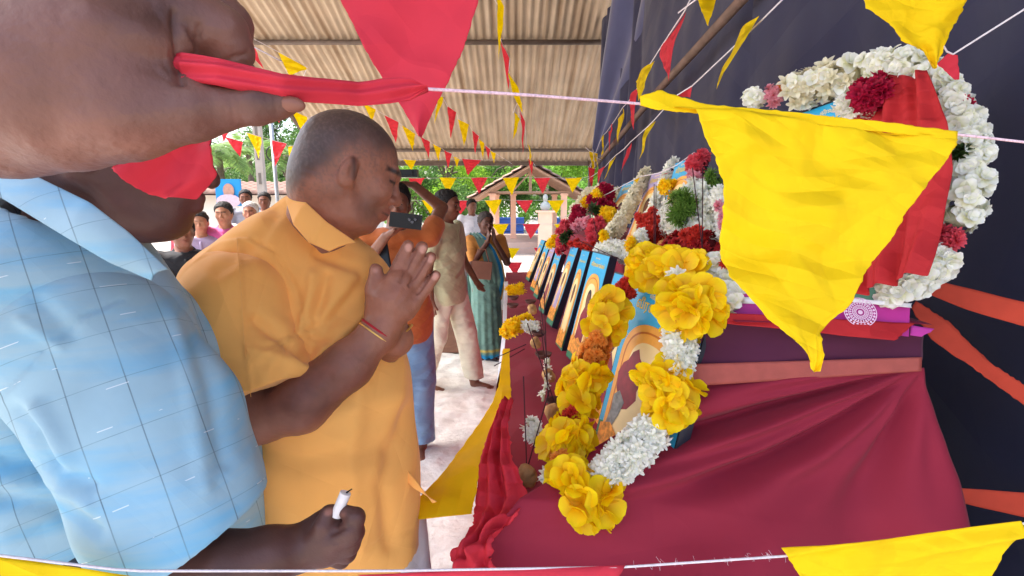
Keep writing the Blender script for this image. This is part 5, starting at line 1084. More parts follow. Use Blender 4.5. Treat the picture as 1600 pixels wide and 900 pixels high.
c1 = blend(c1, mathn('MULTIPLY', mathn('MULTIPLY', l2, .7), fx.outputs['Fac']), srgb(70, 90, 110)); c1 = blend(c1, mathn('MULTIPLY', mathn('MULTIPLY', l1, .9), fx.outputs['Fac']), srgb(50, 66, 84)); c1 = blend(c1, mathn('MULTIPLY', dash, .55), srgb(246, 248, 250))
L.new(c1, b_.inputs['Base Color'])
tors = chain([(-120, 380, .76, 110), (-60, 400, .76, 100)], .05)+chain([(-140, 500, .78, 190), (-20, 470, .745, 165), (90, 470, .73, 140), (180, 540, .72, 115)], .05)+[Ell(at(40, 760, .86), (.24, .17, .28), k=.08), Ell(at(60, 960, .90), (.24, .18, .26), k=.08), Ell(at(320, 790, .92), (.095, .12, .25), k=.08), Ell(at(270, 620, .88), (.10, .12, .18), k=.08)]
slv = chain([(150, 548, .69, 132), (232, 660, .67, 126), (274, 770, .66, 121), (312, 900, .655, 112)], .03)
s_end = at(300, 850, .65)
sdir_ = unit(at(340, 1010, .65)-at(262, 700, .65))
def shirt_folds(V, N_):
    return grooves(V, N_, [([(190, 468), (130, 492), (60, 552), (8, 612), (-20, 650)], 3.5, -.0028), ([(196, 474), (136, 500), (68, 560), (14, 618)], 3, .0016), ([(20, 640), (60, 680), (72, 730)], 12, -.010), ([(60, 640), (100, 700), (110, 760)], 14, .008), ([(0, 720), (90, 726), (140, 760)], 10, -.008), ([(0, 780), (80, 790), (150, 830)], 12, -.007), ([(0, 752), (90, 758), (140, 790)], 10, .007), ([(300, 500), (330, 600), (350, 720)], 14, -.006), ([(270, 490), (295, 600), (320, 760)], 14, .004), ([(60, 470), (110, 520)], 14, -.005), ([(30, 500), (90, 540)], 10, .004)])+.0035*creases(V, 7, 71, 5)*2+.0022*creases(V, 16, 72, 5)+.0025*vnoise(V*14, 73)
slm = surf(slv, .005, chain([(262, 790, .66, 98), (330, 960, .655, 100)], .01), [(at(345, 838, .6), unit([.52, -.0, -.85]))], name='sleeve', disp=shirt_folds)
sh = part('shirt', surf(tors, .008, [Cap(w_h(-.035, 0, -.04), at(70, 440, .76), .066, .078, .01)], [((0, 0, .83), (0, 0, -1.))], name='shirt', disp=lambda V, N_: shirt_folds(V, N_)*1.5), m_blue_sh, bl)
part('sleeve', slm, m_blue_sh, sh)
part('shoulder_seam', MB().tube(resample([at(*q) for q in ((190, 462, .60), (120, 490, .565), (60, 540, .545), (10, 600, .55), (-5, 640, .56))], 30), .0012, 5).mesh('shoulder_seam', True), mat('blue_seam', srgb(70, 140, 190), .8), sh) if False else None
part('collar', sheet('collar', [(-30, 262, .66), (50, 272, .635), (140, 316, .60), (200, 362, .60), (262, 420, .605)], [(-40, 285, .655), (20, 320, .62), (105, 372, .585), (170, 410, .585), (236, 438, .60)], 16, 60, .002, 20, 75, thick=.003, par=False, folds=lambda P, u, v: .006*np.sin(u*math.pi)), m_blue_sh, sh)
part('trousers', surf([Cap((-.62, .75, .95), (-.62, .72, .5), .17, .12, .05), Cap((-.62, .72, .5), (-.60, .70, .05), .11, .08, .04), Cap((-.75, .70, .5), (-.78, .62, .05), .11, .08, .04)], .012, name='trousers', base=(.05, .05, .06)), m_clo, bl)
# candle in his fingers: rests in the hand, a thing of its own
cn = thing('candle', 'short white burnt candle held between the fingers of the man in blue', 'candle', at(527, 795, .69))
ca, cb = at(525, 806, .69), at(540, 770, .69)
part('wax', MB().tube([ca, ca*.5+cb*.5, cb, cb+unit(cb-ca)*.0004], [.0075, .0075, .0075, .005], 24).mesh('wax', False), mat('wax', srgb(236, 226, 222), .4, .03, sub=.1), cn)
part('wick', MB().tube([cb-unit(cb-ca)*.002, at(544, 768, .69), at(550, 764, .69)], [.0012, .0012, .0008], 6).mesh('wick', True), mat('burnt_wick', (.01, .008, .008), .9), cn)

# ---------------------------------------------------------------- praying man in the orange shirt
om = thing('person', 'close-cropped man in an orange shirt praying with palms together', 'person', (-.38, 1.12, 0))
SO = srgb(150, 96, 76); SOD = srgb(122, 74, 60)
fo = unit((math.cos(.44)*math.cos(.39), math.sin(.44)*math.cos(.39), -math.sin(.39))); OM = frame(fo, (0.05, .02, 1)); oc = at(547, 266, 1.03)
P_, S_, w_o = head(oc, OM, .95, SO, closed=True, wide=1.0)
neck = [Cap(w_o(-.045, 0, -.03), at(492, 385, 1.09), .062, .060, .03), Cap(w_o(-.02, 0, -.06), at(505, 400, 1.06), .055, .05, .03), Ell(w_o(-.055, 0, -.045), (.045, .055, .05), OM, .03), Ell(w_o(.025, 0, -.088), (.05, .05, .032), OM, .03), Cap(at(492, 390, 1.09), at(490, 700, 1.12), .055, .07, .05)]
armn = chain([(350, 500, .96, 42), (405, 648, .93, 43)], .02)+chain([(404, 648, .93, 42), (470, 628, .925, 46), (545, 570, .93, 36), (590, 522, .945, 27), (602, 505, .95, 26)], .02)
D0 = .955
def fingers(dz, dx=0, dy=0, back=False):
    q = []
    q += chain([(600, 508, D0+dz, 27), (612, 470, D0+dz, 33), (625, 445, D0+dz, 26)], .012)
    q += [Ell(at(612+dx, 464+dy, D0+dz), (.048, .017, .050), frame(at(650, 410, D0)-at(600, 500, D0), (0, -1, .1)), .012)] if False else []
    for (a, b_, c_, r0, r1) in [((611, 448), (626, 414), (639, 384), 10.5, 8.2), ((626, 448), (646, 413), (661, 386), 10.5, 8.2), ((639, 456), (660, 426), (674, 402), 10, 8), ((646, 474), (667, 449), (682, 430), 9, 7)]:
        q += chain([(a[0]+dx, a[1]+dy, D0+dz, r0+2), (b_[0]+dx, b_[1]+dy, D0+dz*1.0, r0), (c_[0]+dx, c_[1]+dy, D0+dz*.95, r1)], .0028)
    q += chain([(600, 490, D0+dz, 22), (632, 478, D0+dz, 20), (640, 472, D0+dz, 14)], .012)
    q += chain([(592+dx, 488+dy, D0+dz, 20), (587+dx, 452+dy, D0+dz-.005, 13), (589+dx, 422+dy, D0+dz-.005, 9.5)], .010)
    return q
hand_n = fingers(0); hand_f = fingers(.026, -2, -1)
armf = chain([(602, 512, D0+.035, 25), (618, 530, .995, 25), (580, 560, 1.07, 30)], .015)
nailp = [(Ell(at(x, y, D0-.009), (.0065, .008, .0075)), srgb(196, 140, 122), .003) for x, y in ((638, 387), (661, 390), (673, 405), (680, 432), (588, 424))]
knk = [(Ell(at(x, y, D0-.014), (.008, .01, .007)), srgb(160, 104, 84), .008) for x, y in ((612, 446), (628, 452), (640, 460))]
creas = [Cap(at(x0, y0, D0-.0135), at(x1, y1, D0-.0135), .0008, .0008, .003) for x0, y0, x1, y1 in ((617, 409, 633, 419), (637, 410, 652, 421), (650, 421, 665, 431), (657, 444, 670, 454))]
fist_g = [([(552, 822), (536, 826), (520, 834)], 2.2, -.0022), ([(556, 842), (540, 845), (524, 850)], 2.2, -.0018), ([(498, 812), (504, 836)], 3, -.001)]
def face_line(z0, th, xmin, y0, y1, slope):
    def g(V):
        q = (V-oc) @ OM/.95; y = np.abs(q[:, 1])
        return np.maximum(np.maximum(np.abs(q[:, 2]-z0-slope*(y-.03))-th, xmin-q[:, 0]), np.maximum(y0-y, y-y1))
    return g
def hair_sdf(V):
    q = (V-oc) @ OM/.95      # hairline: above a slanted plane, round the ear
    d = np.maximum((.046-q[:, 2])*.75+np.clip(q[:, 0]-.03, 0, 1)*.5-.0-np.clip(-q[:, 0]-.01, 0, 1)*1.15, (q[:, 0]-.078))
    ear = .045-np.linalg.norm((q-np.array([-.008, 0, -.006]))*np.array([1.3, 0, 1]), axis=1)
    return np.maximum(d, ear)+.004*vnoise(V*90, 4)
body = surf(P_+neck+armn+hand_n+hand_f+armf, .0029, S_+creas, base=SO, name='body', disp=lambda V, N_: .0005*vnoise(V*160, 5)+grooves(V, N_, [([(598, 292), (612, 296)], 2.5, -.0016), ([(592, 348), (603, 352)], 2, -.0014), ([(484, 330), (500, 345), (520, 352)], 4, -.0015), ([(520, 360), (545, 368), (570, 366)], 5, -.0018), ([(625, 440), (637, 414), (649, 390)], 2.2, -.0055), ([(640, 446), (655, 420), (667, 400)], 2.2, -.0055), ([(652, 458), (666, 438), (678, 416)], 2.4, -.005), ([(616, 470), (626, 452)], 3, .0012), ([(626, 474), (640, 456)], 3, .001), ([(606, 478), (612, 456)], 3, .001), ([(600, 322), (612, 330)], 2, -.001), ([(586, 330), (596, 346)], 3, -.0012), ([(548, 318), (560, 350), (556, 372)], 8, .0015), ([(475, 262), (492, 268)], 3, -.001), ([(474, 274), (490, 280)], 3, -.001)]), cs=.01,
    paints=[(hair_sdf, srgb(110, 76, 64), .035), (lambda V: hair_sdf(V)+.016, srgb(80, 60, 54), .04), (lambda V: np.maximum(hair_sdf(V)+.02, .25-vnoise(V*330, 12)*1.0), srgb(98, 76, 68), .25), (face_line(.0045, .003, .074, .018, .054, .12), srgb(38, 22, 20), .003), (face_line(-.0600, .002, .07, -.01, .032, 0), srgb(66, 34, 30), .003), (face_line(.031, .005, .058, .012, .058, -.10), srgb(46, 32, 30), .005), (Ell(w_o(.108, -.010, -.035), (.004, .004, .004)), srgb(50, 28, 26), .004), (Ell(w_o(.06, -.05, -.06), (.03, .03, .03)), srgb(128, 86, 72), .03), (Cap(w_o(-.01, -.086, .016), w_o(.004, -.084, -.018), .006, .005), srgb(84, 50, 42), .008)]+[(Ell(at(520, 610, .9), (.13, .12, .06)), SOD, .06), (Cap(w_o(.088, .05, .002), w_o(.090, -.05, .002), .003, .003), srgb(70, 40, 34), .006)]+knk+nailp)
part('body', body, m_skin, om)
m_or = mat('orange_shirt_cloth', srgb(255, 182, 96), .8, .06, 8, .25, 1500, bdist=.0004, sheen=.15, trans=.05, crum=(9, .010, .65))
ot = chain([(372, 456, 1.05, 80), (446, 420, 1.085, 84), (520, 446, 1.09, 72)], .05)+[Ell(at(430, 515, 1.12), (.175, .15, .15), k=.06), Ell(at(505, 590, 1.10), (.165, .165, .22), k=.08), Ell(at(522, 730, 1.10), (.158, .175, .24), k=.08), Ell(at(530, 860, 1.11), (.162, .175, .20), k=.06), Ell(at(560, 480, 1.14), (.085, .11, .12), k=.06)]
ot += chain([(540, 600, 1.07, 96), (548, 740, 1.07, 94), (553, 900, 1.07, 98)], .05)
ot += chain([(468, 338, 1.10, 36), (500, 375, 1.075, 42), (548, 412, 1.08, 34)], .03)
osl = chain([(340, 450, .985, 56), (368, 478, .96, 76), (412, 600, .925, 70), (425, 660, .92, 66)], .04)
def of(V, N_):
    # tension folds from the armpit and collar
    gr = grooves(V, N_, [([(298, 405), (335, 372), (385, 366), (430, 392), (462, 450), (482, 520)], 3, -.003), ([(302, 412), (338, 380), (385, 374), (424, 400), (455, 455)], 3.5, .0016), ([(482, 548), (520, 500), (566, 440)], 9, -.007), ([(492, 566), (540, 520), (590, 470)], 9, .006), ([(484, 530), (500, 480), (512, 430)], 8, -.006), ([(470, 520), (484, 470), (488, 430)], 8, .005),
        ([(476, 560), (440, 530), (400, 500)], 9, -.006), ([(478, 578), (440, 560), (396, 548)], 9, .005), ([(372, 372), (376, 420), (380, 500), (392, 610)], 2.5, .0022), ([(470, 600), (420, 606), (370, 620)], 3, -.001), ([(400, 700), (470, 720), (600, 700)], 20, -.006), ([(380, 640), (480, 660), (620, 620)], 22, .006), ([(500, 400), (560, 420), (600, 450)], 8, -.005), ([(430, 330), (400, 380), (340, 420)], 14, -.005), ([(640, 640), (600, 760), (610, 850)], 14, -.007), ([(560, 600), (548, 720), (560, 850)], 16, .005), ([(370, 700), (372, 880)], 2.2, -.002), ([(420, 868), (540, 872), (648, 826)], 2.5, -.0015)])
    arm_pit = at(470, 520, .95); q = V-arm_pit; ang = np.arctan2(q[:, 2], q[:, 0]); r_ = np.linalg.norm(q, axis=1)
    return gr*1.7+.003*np.sin(ang*9+vnoise(V*8, 3)*2)*np.exp(-(r_/.12)**2)+.0035*creases(V, 6, 81, 5)*1.6+.0015*creases(V, 17, 82, 5)+.002*vnoise(V*9, 83)
zh = float(at(520, 868, 1.08)[2])
osm = part('shirt', surf(ot, .0055, [Cap(w_o(-.02, 0, 0), at(505, 350, 1.06), .07, .062, .006)], [((0, 0, zh), (-.10, 0, -1.))], base=srgb(248, 174, 62), name='shirt', disp=of), m_or, om)
hem_n = unit(at(425, 660, .92)-at(385, 500, .95)+np.array([.03, 0, 0]))
hem_p = at(420, 612, .92)
part('sleeve', surf(osl, .0045, chain([(400, 560, .935, 50), (430, 700, .93, 60)], .01), [(hem_p, unit(hem_n+np.array([.30, 0, 0])*-.2))], base=srgb(248, 174, 62), name='sleeve', disp=of), m_or, osm)
part('sleeve_crease', MB().tube(resample([at(*q) for q in ((370, 372, .90), (374, 420, .868), (378, 480, .855), (384, 560, .85), (392, 620, .848))], 20), .0006, 5).mesh('sleeve_crease', True), m_or, osm)
part('collar', sheet('collar', [(462, 294, 1.0), (478, 316, .965), (510, 346, .955), (556, 378, .98)], [(446, 312, .995), (458, 350, .945), (482, 378, .935), (514, 392, .945)], 18, 40, .001, 20, 84, thick=.003, par=False, folds=lambda P, u, v: .004*np.sin(u*math.pi)), m_or, osm)
part('shirt_tail', sheet('shirt_tail', [(636, 735, 1.02), (650, 752, 1.01), (676, 786, 1.0)], [(634, 752, 1.02), (648, 764, 1.01), (682, 784, 1.0)], 8, 14, .001, 20, 86, thick=.002), m_or, osm)
part('sarong', surf([Cap(at(560, 840, 1.12), at(560, 840, 1.12)*[1, 1, 0]+[0, 0, .12], .15, .19, .02)], .014, name='sarong', base=srgb(232, 220, 222), disp=lambda V, N_: .004*np.sin(np.arctan2(V[:, 1]-1.12, V[:, 0]+.33)*16)*(np.abs(N_[:, 2]) < .5)), m_clo, om)
part('sarong_border', sheet('sarong_border', [(596, 850, .99), (598, 1000, 1.0)], [(602, 850, .99), (603, 1000, 1.0)], 3, 10, .001, 20, 87), mat('border_orange', srgb(220, 96, 40), .7), om)
# wrist thread and bangle worn by him
def wristloop(name, c, axis, r_, th, m, par, sq=1.0):
    a = unit(axis); e1 = unit(np.cross(a, [0, 0, 1])); e2 = np.cross(a, e1)
    return part(name, MB().tube([c+r_*(e1*math.cos(x)+sq*e2*math.sin(x)) for x in np.linspace(0, 2*math.pi, 28, endpoint=False)], th, 6, True).mesh(name, True), m, par)
wa, wb = at(570, 545, .937), at(604, 500, .951); ax_ = wb-wa
wristloop('wrist_thread', wa+ax_*.62, ax_, .0355, .0022, mat('red_thread', srgb(170, 30, 40), .8), om); wristloop('bangle', wa+ax_*.50, ax_, .0365, .0016, mat('gold_bangle', srgb(240, 200, 110), .3, metal=.8), om)
wristloop('bangle', at(622, 522, D0+.045), at(626, 540, 1.0)-at(602, 505, .99), .032, .0022, _m['gold_bangle'], om)

# ---------------------------------------------------------------- whole figures further off
def figure(label, x, y, H, yaw, skin, shirt=None, pants=None, group=None, hair=(.012, .010, .010), hair_extra=None, arms=None, stride=0, res=.009, z0=0, saree=None, pitch=.08, build=1.0, legs=True, tuck=False, short=True, look=None, mous=False, name_top='shirt', bun=False):
    t = thing('person', label, 'person', (x, y, z0), group)
    s = H/1.70; F2 = np.array([math.cos(yaw), math.sin(yaw), 0]); L2 = np.array([-math.sin(yaw), math.cos(yaw), 0]); O = np.array([x, y, z0])
    W = lambda f, l, z: O+s*(f*F2+l*L2)+np.array([0, 0, z*s])
    B2 = np.stack([F2, L2, [0, 0, 1]], 1)
    hd = F2 if look is None else np.array([math.cos(look), math.sin(look), 0]); HM_ = frame(hd*math.cos(pitch)-np.array([0, 0, math.sin(pitch)]), (0, 0, 1))
    hc2 = W(.02, 0, 1.575); Ph, Sh, wh = head(hc2, HM_, s, skin)
    pr = list(Ph)+[Cap(wh(-.03, 0, -.05), W(0, 0, 1.40), .052*s, .06*s, .03*s), Ell(W(0, 0, 1.36), np.array([.09, .17, .07])*s, B2, .05), Ell(W(0, 0, 1.18), np.array([.10*build, .15*build, .18])*s, B2, .05), Ell(W(0, 0, .98), np.array([.10*build, .145*build, .12])*s, B2, .05)]
    arms = arms or {}
    el = {}
    for sd in (1, -1):
        A = arms.get(sd, None); shd = W(0, .185*sd, 1.385)
        if A is None: e = W(-.02, .235*sd, 1.10); h_ = W(.03, .24*sd, .84)
        else: e, h_ = [q if isinstance(q, np.ndarray) else W(*q) for q in A[:2]]
        el[sd] = (shd, e, h_); v = unit(h_-e)
        pr += [Cap(shd, e, .048*s, .040*s, .02*s), Cap(e, h_, .038*s, .026*s, .015*s)]
        hv = v if A is None or len(A) < 3 else unit(A[2]); side = unit(np.cross(hv, [0, 0, 1]) if abs(hv[2]) < .9 else F2)
        pm = h_+hv*.045*s; pr.append(Ell(pm, np.array([.05, .036, .019])*s, frame(hv, np.cross(hv, side)+[1e-4, 0, 0]), .012*s))
        for k in range(4):
            b0 = pm+hv*.035*s+side*(k-1.5)*.018*s; ln = (.058, .066, .062, .048)[k]*s; curl = np.cross(side, hv)*.012*s*(k*.25+.5)
            pr.append(Cap(b0, b0+hv*ln*.55, .0095*s, .009*s, .004)); pr.append(Cap(b0+hv*ln*.55, b0+hv*ln+curl, .009*s, .0075*s, .003))
        pr.append(Cap(pm-side*.02*s*sd, pm-side*.05*s*sd+hv*.04*s, .013*s, .009*s, .008))
    hips = {sd: W(0, .085*sd, .92) for sd in (1, -1)}; kn = {sd: W(.03+stride*.5*sd, .095*sd, .50) for sd in (1, -1)}; an = {sd: W(stride*sd, .10*sd, .085) for sd in (1, -1)}
    if legs:
        for sd in (1, -1):
            pr += [Cap(hips[sd], kn[sd], .085*s, .058*s, .03), Cap(kn[sd], an[sd], .055*s, .036*s, .02), Cap(an[sd], an[sd]-np.array([0, 0, .04*s]), .038*s, .036*s, .02), Cap(an[sd]+F2*.03*s-np.array([0, 0, .05*s]), an[sd]+F2*.14*s-np.array([0, 0, .058*s]), .034*s, .026*s, .02)]
            for k in range(5): pr.append(Cap(an[sd]+F2*.14*s+L2*(k-2)*.016*s-np.array([0, 0, .060*s]), an[sd]+F2*(.185-.006*abs(k-2))*s+L2*(k-2)*.018*s-np.array([0, 0, .066*s]), .0115*s, .010*s, .004))
    pa = brows(wh, s)
    if mous: pa.append((Cap(wh(.100, .022, -.044), wh(.100, -.022, -.044), .006*s, .006*s), (.014, .011, .010), .005))
    part('body', surf(pr, res, Sh, base=skin, name='body', paints=pa), m_skin, t)
    if res < .010: eyes_of(t, wh, s, HM_)
    if hair is not None:
        ex = [Ell(wh(-.115, 0, .0), np.array([.04, .045, .04])*s, HM_, .02)] if bun else []
        part('hair', hairmesh(wh, HM_, s, None, hair, res=max(res*.8, .006), thick=.009, jag=.005, extra=ex), m_hair, t)
    if shirt is not None:
        c = shirt; zc = z0+(.77 if not tuck else .93)*s
        sp_ = [Ell(W(0, 0, 1.37), np.array([.105, .19, .075])*s, B2, .05), Ell(W(.01, 0, 1.18), np.array([.13*build, .18*build, .20])*s, B2, .06), Ell(W(.01, 0, .90), np.array([.15*build, .195*build, .26])*s, B2, .06)]
        for sd in (1, -1):
            a_, e_, h_ = el[sd]; f = (.40 if short == 'tee' else .72) if short else 1.0
            sp_.append(Cap(a_, a_+(e_-a_)*f, .066*s, .062*s, .03))
        sb_ = [Cap(wh(-.03, 0, -.03), W(0, 0, 1.42), .056*s, .064*s, .008)]
        for sd in (1, -1):
            a_, e_, h_ = el[sd]; v = unit(e_-a_); f = (.40 if short == 'tee' else .72) if short else 1.0; p1 = a_+(e_-a_)*f
            sb_.append(Ell(p1+v*.062*s, np.array([.05, .075, .075])*s, frame(v, (0.01, .02, 1) if abs(v[2]) < .9 else (1, 0, 0)), .004))
        ds = lambda V, N_: .013*creases(V, 5, int(abs(x*100)+7), 5)*2+.007*creases(V, 13, 5, 4)+.005*vnoise(V*9, 8)
        o = part(name_top, surf(sp_, res, sb_, [((0, 0, zc), (0, 0, -1.))], base=c, name=name_top, disp=ds), m_clo, t)
        cp = [W(.05, .05, 1.425), W(.0, .065, 1.45), W(-.055, .03, 1.465), W(-.055, -.03, 1.465), W(.0, -.065, 1.45), W(.05, -.05, 1.425), W(.085, -.015, 1.38)]
        if short != 'tee':
            for sg in (1, -1):
                ps = [W(-.06, 0, 1.475), W(-.035, .05*sg, 1.47), W(.015, .068*sg, 1.45), W(.07, .03*sg, 1.415)]; pq = [W(-.075, 0, 1.44), W(-.05, .075*sg, 1.435), W(.02, .10*sg, 1.41), W(.105, .055*sg, 1.365)]
                part('collar', sheet('collar', ps, pq, 6, 12, .001, 20, 5, thick=.004*s, world_pts=True), None, o).data.materials.append(cmat(c))
            part('placket', sheet('placket', [W(.115, .012, 1.38), W(.142*build, .012, 1.15), W(.147*build, .012, .84)], [W(.115, -.016, 1.38), W(.142*build, -.016, 1.15), W(.147*build, -.016, .84)], 3, 12, .001, 20, 5, world_pts=True), cmat(tuple(np.array(c)*.92)), o)
    if pants is not None:
        q = [Ell(W(0, 0, .92), np.array([.115*build, .16*build, .13])*s, B2, .05)]
        for sd in (1, -1): q += [Cap(hips[sd], kn[sd], .112*s, .094*s, .02), Cap(kn[sd], an[sd]+[0, 0, .02], .092*s, .084*s, .015)]
        part('trousers', surf(q, res, (), [((0, 0, z0+.10*s), (0, 0, -1.)), ((0, 0, z0+1.0*s), (0, 0, 1.))], base=pants, name='trousers', disp=lambda V, N_: .014*creases(V, 6, 91, 5)*2+.007*vnoise(V*np.array([14, 14, 4]), 3)), m_clo, t)
    return t, W, wh, s, B2, el
def cmat(c): return mat('cloth_%d_%d_%d' % tuple(int(255*v) for v in c), c, .85, .06, 14, .2, 900, bdist=.0005)

# man in the beige shirt, seen from his left side, facing right
pb = at(706, 622, 4.0)
bx_, by_ = float(at(700, 300, 4.35)[0]), 4.22
fb, Wb, whb, sb_, Bb, elb = figure('barefoot moustached man in a beige shirt and cream trousers facing the altar', bx_, by_, 1.70, -.35, SK['mid'], srgb(196, 194, 156), srgb(230, 224, 200), stride=.19, res=.008, build=1.0, mous=True,
    arms={1: ((.03, .25, 1.11), (.17, .19, .95)), -1: ((-.04, -.235, 1.10), (-.02, -.24, .84))})
# woman in the teal saree
wx, wy = float(at(760, 400, 5.3)[0]), 5.1
TEAL = srgb(112, 150, 140); 
fw, Ww, whw, sw_, Bw, elw = figure('woman in a teal saree with hands folded to her mouth, brown bag on her arm', wx, wy, 1.50, -1.15, srgb(104, 66, 54), None, None, legs=True, res=.008, hair=srgb(70, 62, 60), bun=True, build=1.12,
    arms={1: ((.15, .20, 1.14), (.17, .04, 1.40), np.array([-.1, .1, 1.])), -1: ((.13, -.21, 1.13), (.15, -.03, 1.38), np.array([.1, 0, 1.]))})
part('blouse', surf([Ell(Ww(0, 0, 1.36), np.array([.115, .19, .085])*sw_, Bw, .05), Ell(Ww(.01, 0, 1.20), np.array([.14, .17, .14])*sw_, Bw, .05)]+[Cap(elw[sd][0], elw[sd][0]+(elw[sd][1]-elw[sd][0])*.75, .066*sw_, .06*sw_, .03) for sd in (1, -1)], .008, [Cap(Ww(0, 0, 1.6), Ww(0, 0, 1.43), .05*sw_, .066*sw_, .01)], [((0, 0, 1.08*sw_), (0, 0, -1.))], base=srgb(206, 140, 70), name='blouse', disp=lambda V, N_: .004*creases(V, 10, 5, 4)), m_clo, fw)
def pleats(V, N_):
    a = np.arctan2(V[:, 1]-wy, V[:, 0]-wx); return .008*np.sin(a*15+V[:, 2]*2)*np.clip(1.0-V[:, 2], .1, 1)+.006*creases(V*[1, 1, .5], 7, 9, 4)
sar = part('saree', surf([Ell(Ww(0, 0, .98), np.array([.155, .19, .16])*sw_, Bw, .06), Cap(Ww(0, 0, .92), Ww(.02, 0, .06), .165*sw_, .185*sw_, .05)], .009, (), [((0, 0, .045), (0, 0, -1.)), ((0, 0, 1.10*sw_), (0, 0, 1.))], base=TEAL, name='saree', disp=pleats, paints=[(lambda V: V[:, 2]-.085, srgb(30, 140, 190), .02), (lambda V: np.abs(V[:, 2]-.125)-.012, srgb(196, 176, 90), .012)]), m_clo, fw)
pall = lambda o_: [Ww(.06, .03+o_, .70), Ww(.175, .03+o_, .95), Ww(.17, .0+o_, 1.12), Ww(.15, -.05+o_*.9, 1.28), Ww(.09, -.11+o_*.7, 1.42), Ww(-.02, -.13+o_*.6, 1.47), Ww(-.13, -.12+o_, 1.36), Ww(-.19, -.09+o_, 1.0), Ww(-.2, -.06+o_, .6)]
part('pallu', sheet('pallu', pall(.09), pall(-.07), 16, 60, .006, 12, 93, par=False, world_pts=True, folds=lambda P, u, v: .01*np.sin(u*16+v*4)), cmat(TEAL), fw)
part('saree_border', sheet('saree_border', [q+[0, -.012, 0] for q in pall(.13)[:7]], [q+[0, -.012, 0] for q in pall(.085)[:7]], 6, 60, .005, 12, 94, par=False, world_pts=True), mat('saree_blue', srgb(20, 128, 184), .7, .1, 20), fw)
part('saree_border', sheet('saree_border', [q+[0, -.016, 0] for q in pall(.145)[:7]], [q+[0, -.016, 0] for q in pall(.125)[:7]], 4, 60, .005, 12, 95, par=False, world_pts=True), mat('saree_gold', srgb(206, 176, 90), .6, .2, 40), fw)
hb = MB(); c = Ww(.22, -.13, 1.08); hb.box(c, (.19, .05, .17), np.array(Matrix.Rotation(.1, 3, 'Y')))
hb.tube([c+[-.07, 0, .10], c+[-.03, -.01, .2], c+[.04, -.01, .2], c+[.07, 0, .08]], .006, 6)
bgm = hb.mesh('handbag'); single('handbag', bgm, mat('brown_leather', srgb(132, 88, 72), .6, .1, 20, .2, 200), 'flat brown handbag on the arm of the woman in the saree', 'handbag')

# photographer in the rust T-shirt
fx_, fy_ = float(at(632, 400, 3.25)[0]), 3.05
hz = at(622, 305, 2.9)
ph, Wp, whp, sp2, Bp, elp = figure('photographer in a rust T-shirt and blue jeans, one arm raised over the head', fx_, fy_, 1.72, -1.35, SK['mid'], srgb(196, 108, 56), srgb(126, 160, 196), res=.008, short='tee', build=1.05,
    arms={1: (at(690, 325, 3.25), at(648, 290, 3.1), unit([-.9, -.2, .15])), -1: (at(565, 420, 2.95), at(602, 370, 2.78), unit([.6, -.1, .35]))})
q = MB(); q.box(at(634, 345, 2.7), (.17, .010, .078), np.array(Matrix.Rotation(.12, 3, 'Y')))
phn = thing('phone', 'black phone held sideways in front of the photographer', 'phone', at(633, 360, 2.7)); mblk = mat('black_plastic', (.012, .012, .014), .35, .1, 20)
part('body', q.mesh('body'), mblk, phn)
for k in range(3): part('lens', MB().lathe(at(640+k*4.6, 343+(k % 2)*4, 2.69), [(.0085, 0), (.0085, -.003), (.006, -.0035), (.002, -.002)], 12, np.array([[1, 0, 0], [0, 0, 1], [0, 1, 0]])).mesh('lens', True), mat('lens_glass', srgb(90, 90, 96), .2, metal=.5), phn)
c = at(636, 271, 3.05); single('camera', MB().box(c, (.13, .06, .045)).box(c+[-.01, -.035, .0], (.10, .02, .03)).mesh('camera'), mblk, 'small black camera in the raised hand of the photographer', 'camera')
sl_ = MB(); sl_.tube([at(588, 372, 2.6), at(600, 420, 2.52)], .012, 6); single('shoulder_strap', sheet('shoulder_strap', [(586, 376, 2.88), (594, 420, 2.87), (606, 470, 2.87)], [(604, 372, 2.88), (612, 420, 2.87), (618, 470, 2.87)], 6, 20, .001, 20, 96, thick=.004), mblk, 'wide black shoulder strap across the rust T-shirt', 'strap')
# light stand legs beside the jeans
sd_ = thing('monopod', 'thin black camera stand beside the jeans of the photographer', 'stand', on_z(650, 712, .02))
pa_, pb2 = at(625, 540, 2.95), on_z(650, 708, .02)
for o_ in (-.012, .012): part('rod', MB().tube([pa_+[o_, 0, 0], pb2+[o_*1.6, 0, 0]], .007, 6).mesh('rod', True), mblk, sd_)
part('clamp', MB().box(pa_*.75+pb2*.25, (.06, .03, .04)).mesh('clamp'), mblk, sd_); part('foot', MB().box(pb2, (.08, .04, .025)).mesh('foot'), mblk, sd_)

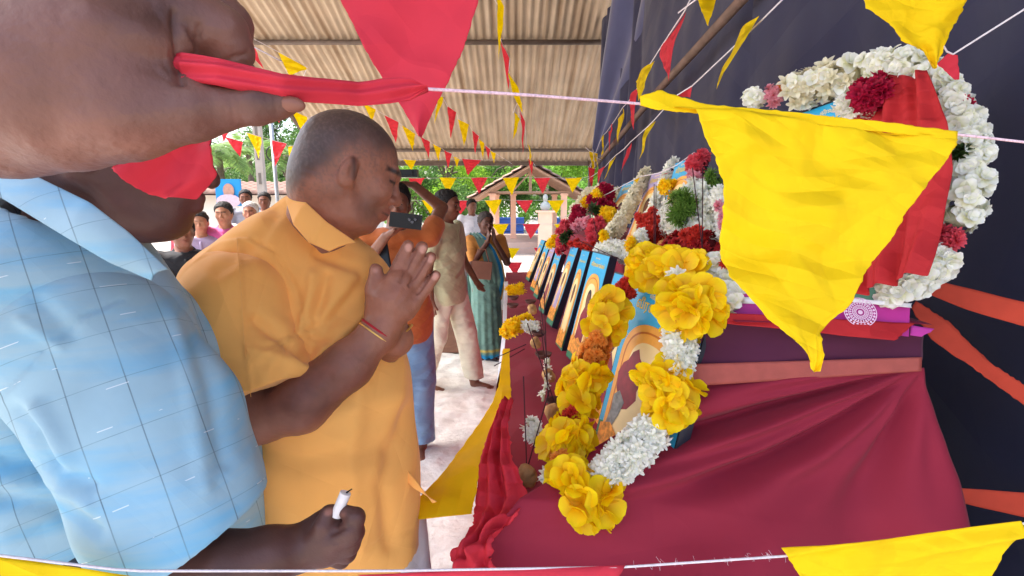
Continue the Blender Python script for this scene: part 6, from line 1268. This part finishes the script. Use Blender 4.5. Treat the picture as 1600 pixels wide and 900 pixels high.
# man in white beyond
figure('distant man in a white shirt standing behind the woman in the saree', float(at(739, 340, 8.6)[0]), 8.4, 1.66, -1.2, SK['mid'], srgb(236, 234, 240), srgb(120, 110, 110), res=.016, z0=-.03)
# crowd at the left
cr = [
 ('woman in a pink blouse watching from the left crowd', 350, 328, 4.7, 1.50, -1.35, SK['light'], srgb(206, 92, 150), (.03, .028, .028), .010, True),
 ('white haired elderly woman beside the woman in pink', 391, 322, 5.2, 1.50, -1.3, SK['light'], srgb(220, 220, 228), srgb(206, 202, 198), .011, True),
 ('man in a dark cap behind the elderly woman', 383, 300, 7.2, 1.66, -1.2, SK['mid'], srgb(150, 150, 160), (.012, .012, .014), .013, False),
 ('dark haired man at the right end of the left crowd', 413, 306, 7.0, 1.62, -1.3, SK['mid'], srgb(120, 130, 140), (.02, .018, .018), .013, False),
 ('person in a purple and white patterned top beside the chin of the man in blue', 312, 345, 4.6, 1.42, -1.1, SK['light'], srgb(178, 160, 190), (.02, .018, .02), .011, True),
 ('woman in a red saree partly hidden behind the woman in pink', 300, 350, 5.6, 1.45, -1.2, SK['mid'], srgb(190, 40, 60), (.02, .018, .018), .013, True),
 ('man in a black shirt with folded arms behind the man in blue', 283, 352, 3.4, 1.50, -.9, SK['mid'], (.02, .02, .024), (.012, .01, .01), .010, False)]
for lab, px, py, d, H, yaw, sk, sh_, hr, rs, wm in cr:
    q = at(px, py, d); s = H/1.7; zz = float(q[2])-1.575*s
    figure(lab, float(q[0]), float(q[1]), H, yaw, sk, sh_, tuple(np.array(sh_)*.6+.02), hair=hr, res=rs, z0=min(max(zz, -.3), .1) if d > 4 else zz*.3, bun=wm, arms={1: ((.12, .20, 1.10), (.24, .02, 1.12)), -1: ((.12, -.20, 1.10), (.24, -.02, 1.08))}, group='onlookers at the left')
# bareheaded man right behind the blue shoulder
nb = figure('bald dark skinned man bending low between the blue and orange shirts', float(at(262, 420, 1.75)[0]), 1.62, 1.42, -.4, SK['mid'], srgb(150, 60, 50), (.05, .05, .06), hair=(.02, .018, .016), res=.008, pitch=.5)
